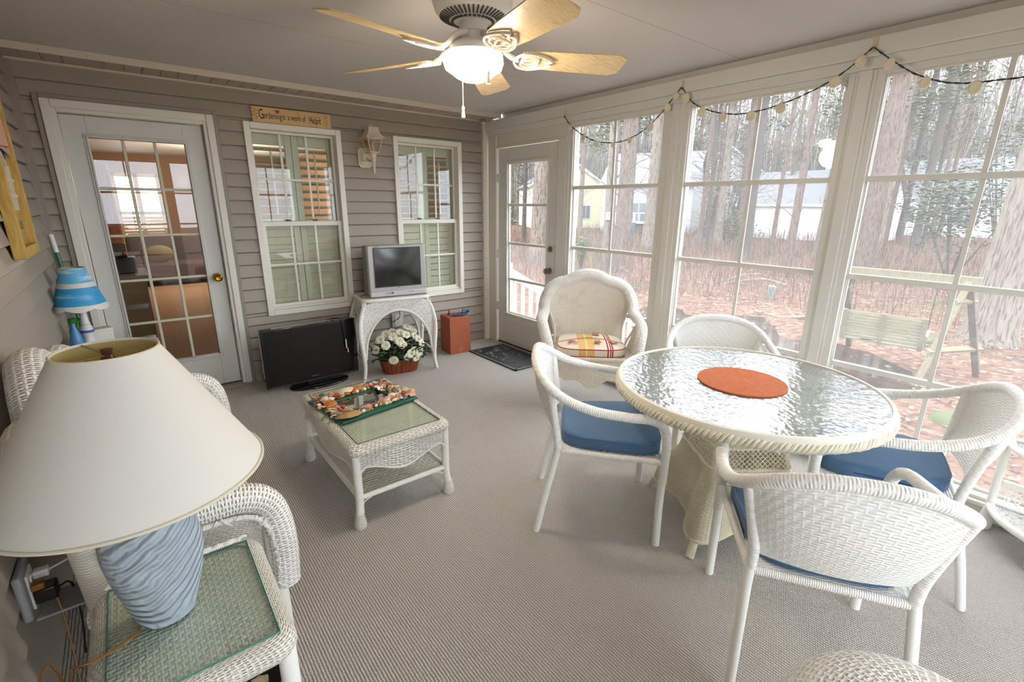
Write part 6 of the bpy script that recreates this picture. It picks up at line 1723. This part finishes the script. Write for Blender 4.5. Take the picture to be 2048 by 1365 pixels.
house('white gabled house front close beside the second window post',44,10.4,face_to_cam(44,10.4)-.1,5,8,3.9,1.9,wm,[(.4,1.0,.9,1.5)])
house('white ranch house with a wide roof in the third porch window',56,9.6,face_to_cam(56,9.6),14,9,3.9,3.4,wm,[(-5.2,1.2,1.3,2.0),(.5,1.4,1.0,1.4),(4.6,1.2,1.2,1.6)],False)
h7=house('farther white house with a brick chimney behind the holly',66,6.3,face_to_cam(66,6.3),12,9,4.2,3.0,wm,[(-2,1.2,1.3,1.6),(3,1.2,1.3,1.6)],False)
g=G();g.box(-.9,.9,-.8,0,0,7.2);obj('chimney',g,P('brick','9a6450',.9,var=.2),h7,smooth=False)
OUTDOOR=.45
# birdhouse, bin, utility box
bh=thing('birdhouse','small white birdhouse fixed to the pale trunk beyond the first window','birdhouse',(12.83,9.26,1.05),.9)
g=G();g.box(-.10,.10,-.10,.08,-.12,.10);obj('body',g,wm,bh,smooth=False);g=G();g.add([(-.15,-.13,.09),(.15,-.13,.09),(0,-.13,.2),(-.15,.1,.09),(.15,.1,.09),(0,.1,.2)],[(0,1,2),(3,5,4),(0,2,5,3),(1,4,5,2)]);obj('roof',g,rf,bh,smooth=False)
g=G();g.blob((0,-.102,-.01),(.03,.004,.03),10,4);obj('entrance_hole',g,bark3,bh)
ub=obj('utility_box',G().box(-.13,.13,-.1,.1,0,.42),P('utility_grey','8d9894',.6),None,(11.8,1.82,GZ),(0,0,.5),bevel=.01);tag(ub,'small grey-green utility box standing in the leaf litter','utility box')
bb=obj('trash_bin',G().box(-.4,.4,-.4,.4,0,1.2),P('bin_blue','6d7f9c',.6),None,(33.5,24.2,GZ+.03),(0,0,.5),bevel=.05);tag(bb,'blue trash bin beside the deck of the grey house','trash bin')
# fallen branches
rng=random.Random(31)
for k,(px,py,ln,a,lb) in enumerate(((14.6,2.6,3.0,2.2,'pale fallen branch lying between the trunks of the second window'),(12.5,7.8,2.2,1.0,'pale fallen log near the two tall trunks'),(10.4,-1.3,2.6,1.9,'twisted fallen branches behind the swing bench'),(15.8,3.7,2.6,2.6,'bent pale branch near the slender reddish trunk'))):
    t_=[(px+ln*math.cos(a)*i/6+rng.uniform(-.12,.12),py+ln*math.sin(a)*i/6+rng.uniform(-.12,.12),GZ+.10+.16*math.sin(i)) for i in range(7)]
    g=G();g.tube(smoothpath(t_,3),.04,6);
    for i in range(5): p=Vector(t_[i+1]);g.tube([p,p+Vector((rng.uniform(-.5,.5),rng.uniform(-.5,.5),rng.uniform(.1,.5)))],[.02,.006],5)
    o=obj('fallen_branch',g,P('pale_branch','b3a191',.9));tag(o,lb,'branch')
# ------------------------------------------------------------------ garden swing
swm=mk_wood('weathered_wood','8f8468','a89c7e',5,.8,2);swd=P('wood_dark_post','6f5c4c',.9,var=.2)
sw=thing('swing_stand','weathered wooden A-frame holding the garden swing bench','swing frame',(7.2,-2.25,GZ))
bm_=lambda g,p,q,w_,d_:g
def beam(g,p,q,w_,d_):
    p,q=Vector(p),Vector(q);d=(q-p);L=d.length;s0=len(g.v);g.box(-w_/2,w_/2,-d_/2,d_/2,0,L)
    g.xf(Tr(*p)@Vector((0,0,1)).rotation_difference(d.normalized()).to_matrix().to_4x4(),s0);return g
A=Vector((.02,-.82,1.60));B=Vector((-.02,.86,1.60))
# frame is slightly rotated on the ground
F1,R1_=(-.57,-.60,0),(.48,-1.15,0);F2,R2_=(-.25,1.25,0),(.90,.84,0)
g=G();beam(g,A+Vector((0,-.14,0)),B+Vector((0,.12,0)),.09,.14);obj('top_beam',g,swm,sw,smooth=False,bevel=.006)
for top_,b,mt in ((A,F1,swm),(A,R1_,swd),(B,F2,swm),(B,R2_,swd)):
    g=G();beam(g,b,top_,.09,.09);obj('leg',g,mt,sw,smooth=False,bevel=.006)
g=G();mid=lambda a,b,t:Vector(a).lerp(Vector(b),t)
for tp,fa,ra in ((A,F1,R1_),(B,F2,R2_)):
    beam(g,mid(fa,tp,.30)-(mid(ra,tp,.3)-mid(fa,tp,.3))*.15,mid(ra,tp,.30)+(mid(ra,tp,.3)-mid(fa,tp,.3))*.15,.05,.10);beam(g,mid(fa,tp,.80)-(mid(ra,tp,.8)-mid(fa,tp,.8))*.3,mid(ra,tp,.80)+(mid(ra,tp,.8)-mid(fa,tp,.8))*.3,.05,.10)
obj('cross_brace',g,swm,sw,smooth=False)
g=G();beam(g,mid(A,B,.16),mid(A,R1_,.16),.05,.05);beam(g,mid(B,A,.16),mid(B,R2_,.16),.05,.05);obj('corner_brace',g,swm,sw,smooth=False)
bn=thing('swing_bench','weathered slatted wooden swing bench hanging over the puddle','swing bench',(7.08,-2.14,-.80),math.radians(-90+8))
bwood=mk_wood('bench_wood','97937a','b4af8e',7,.8,0)
hw=.58
g=G()
for k in range(6): g.box(-hw,hw,-.12+.085*k,-.12+.085*k+.07,0,.022)
obj('seat',g,bwood,bn,smooth=False,bevel=.003)
g=G()
for k in range(9):
    y=-.16-.022*k;z=.06+.058*k;g.box(-hw,hw,y-.012,y+.012,z,z+.044)
for x in (-hw+.03,0,hw-.03):
    s0=len(g.v);g.box(x-.035,x+.035,-.012,.012,-.02,.62);g.xf(Tr(0,-.165,0)@Rx(math.radians(20)),s0)
obj('backrest',g,bwood,bn,smooth=False)
for s_ in (-1,1):
    g=G();g.box(s_*hw-.04,s_*hw+.04,-.25,.42,.24,.262);g.box(s_*hw-.03,s_*hw+.03,.33,.40,-.02,.24);obj('armrest',g,bwood,bn,smooth=False,bevel=.003)
g=G();g.box(-hw-.02,hw+.02,.385,.425,-.03,.03);obj('front_rail',g,bwood,bn,smooth=False)
chm=P('rust_chain','5c534c',.6,.5)
for s_ in (-1,1):
    g=G();top_=Vector((s_*hw,.05,1.17))
    for b in ((s_*hw,.38,.25),(s_*hw,-.28,.25)):
        b=Vector(b);n=22
        for i in range(n):
            p=b.lerp(top_,(i+.1)/n);q=b.lerp(top_,(i+.9)/n);g.tube([p,q],.007,5)
    obj('chain',g,chm,bn)
sc=thing('white_cloth','crumpled pale cloth lying on the swing bench seat','cloth',(7.08,-1.93,-.775),.3)
g=G();rows=[[(.13*(i/7-.5)*2,.10*(j/6-.5)*2,.03+.05*abs(mn.noise(Vector((i*.7,j*.7,1))))*(1-abs(i/7-.5)*1.2)) for j in range(7)] for i in range(8)];g.grid(rows,thick=.01);obj('fabric',g,P('old_cloth','bdb8ac',.9),sc)
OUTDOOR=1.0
# ------------------------------------------------------------------ stairs outside the porch door
stp=thing('porch_stairs','white wooden stairs with balusters outside the porch door','stairs',(.16,-.68,0))
tread=P('tread_grey','a8a49b',.7)
for k in range(6):
    g=G();g.box(.02+.29*k,.33+.29*k,-.50,.50,-.22-.19*k,-.18-.19*k);obj('tread',g,tread,stp,smooth=False,bevel=.003)
wp=P('rail_white','c9c8c4',.5)
for s_ in (-1,1):
    y=s_*.56;g=G();beam(g,(.02,y,.80),(1.75,y,-.15),.09,.055);g.tube([(.02,y,.76),(1.75,y,-.19)],.02,4);rl=obj('handrail',g,wp,stp,smooth=False)
    g=G();beam(g,(.02,y,-.02),(1.75,y,-.97),.05,.13);obj('stringer',g,wp,stp,smooth=False)
    for x_ in (.05,1.72):
        g=G();zt=.80-.55*x_;g.box(x_-.045,x_+.045,y-.045,y+.045,-1.2,zt+.10);obj('post',g,wp,stp,smooth=False,bevel=.004)
    for k in range(12):
        x_=.16+.125*k;zt=.80-.55*x_;g=G();g.box(x_-.018,x_+.018,y-.018,y+.018,zt-.78,zt-.02);obj('baluster',g,wp,stp,smooth=False)
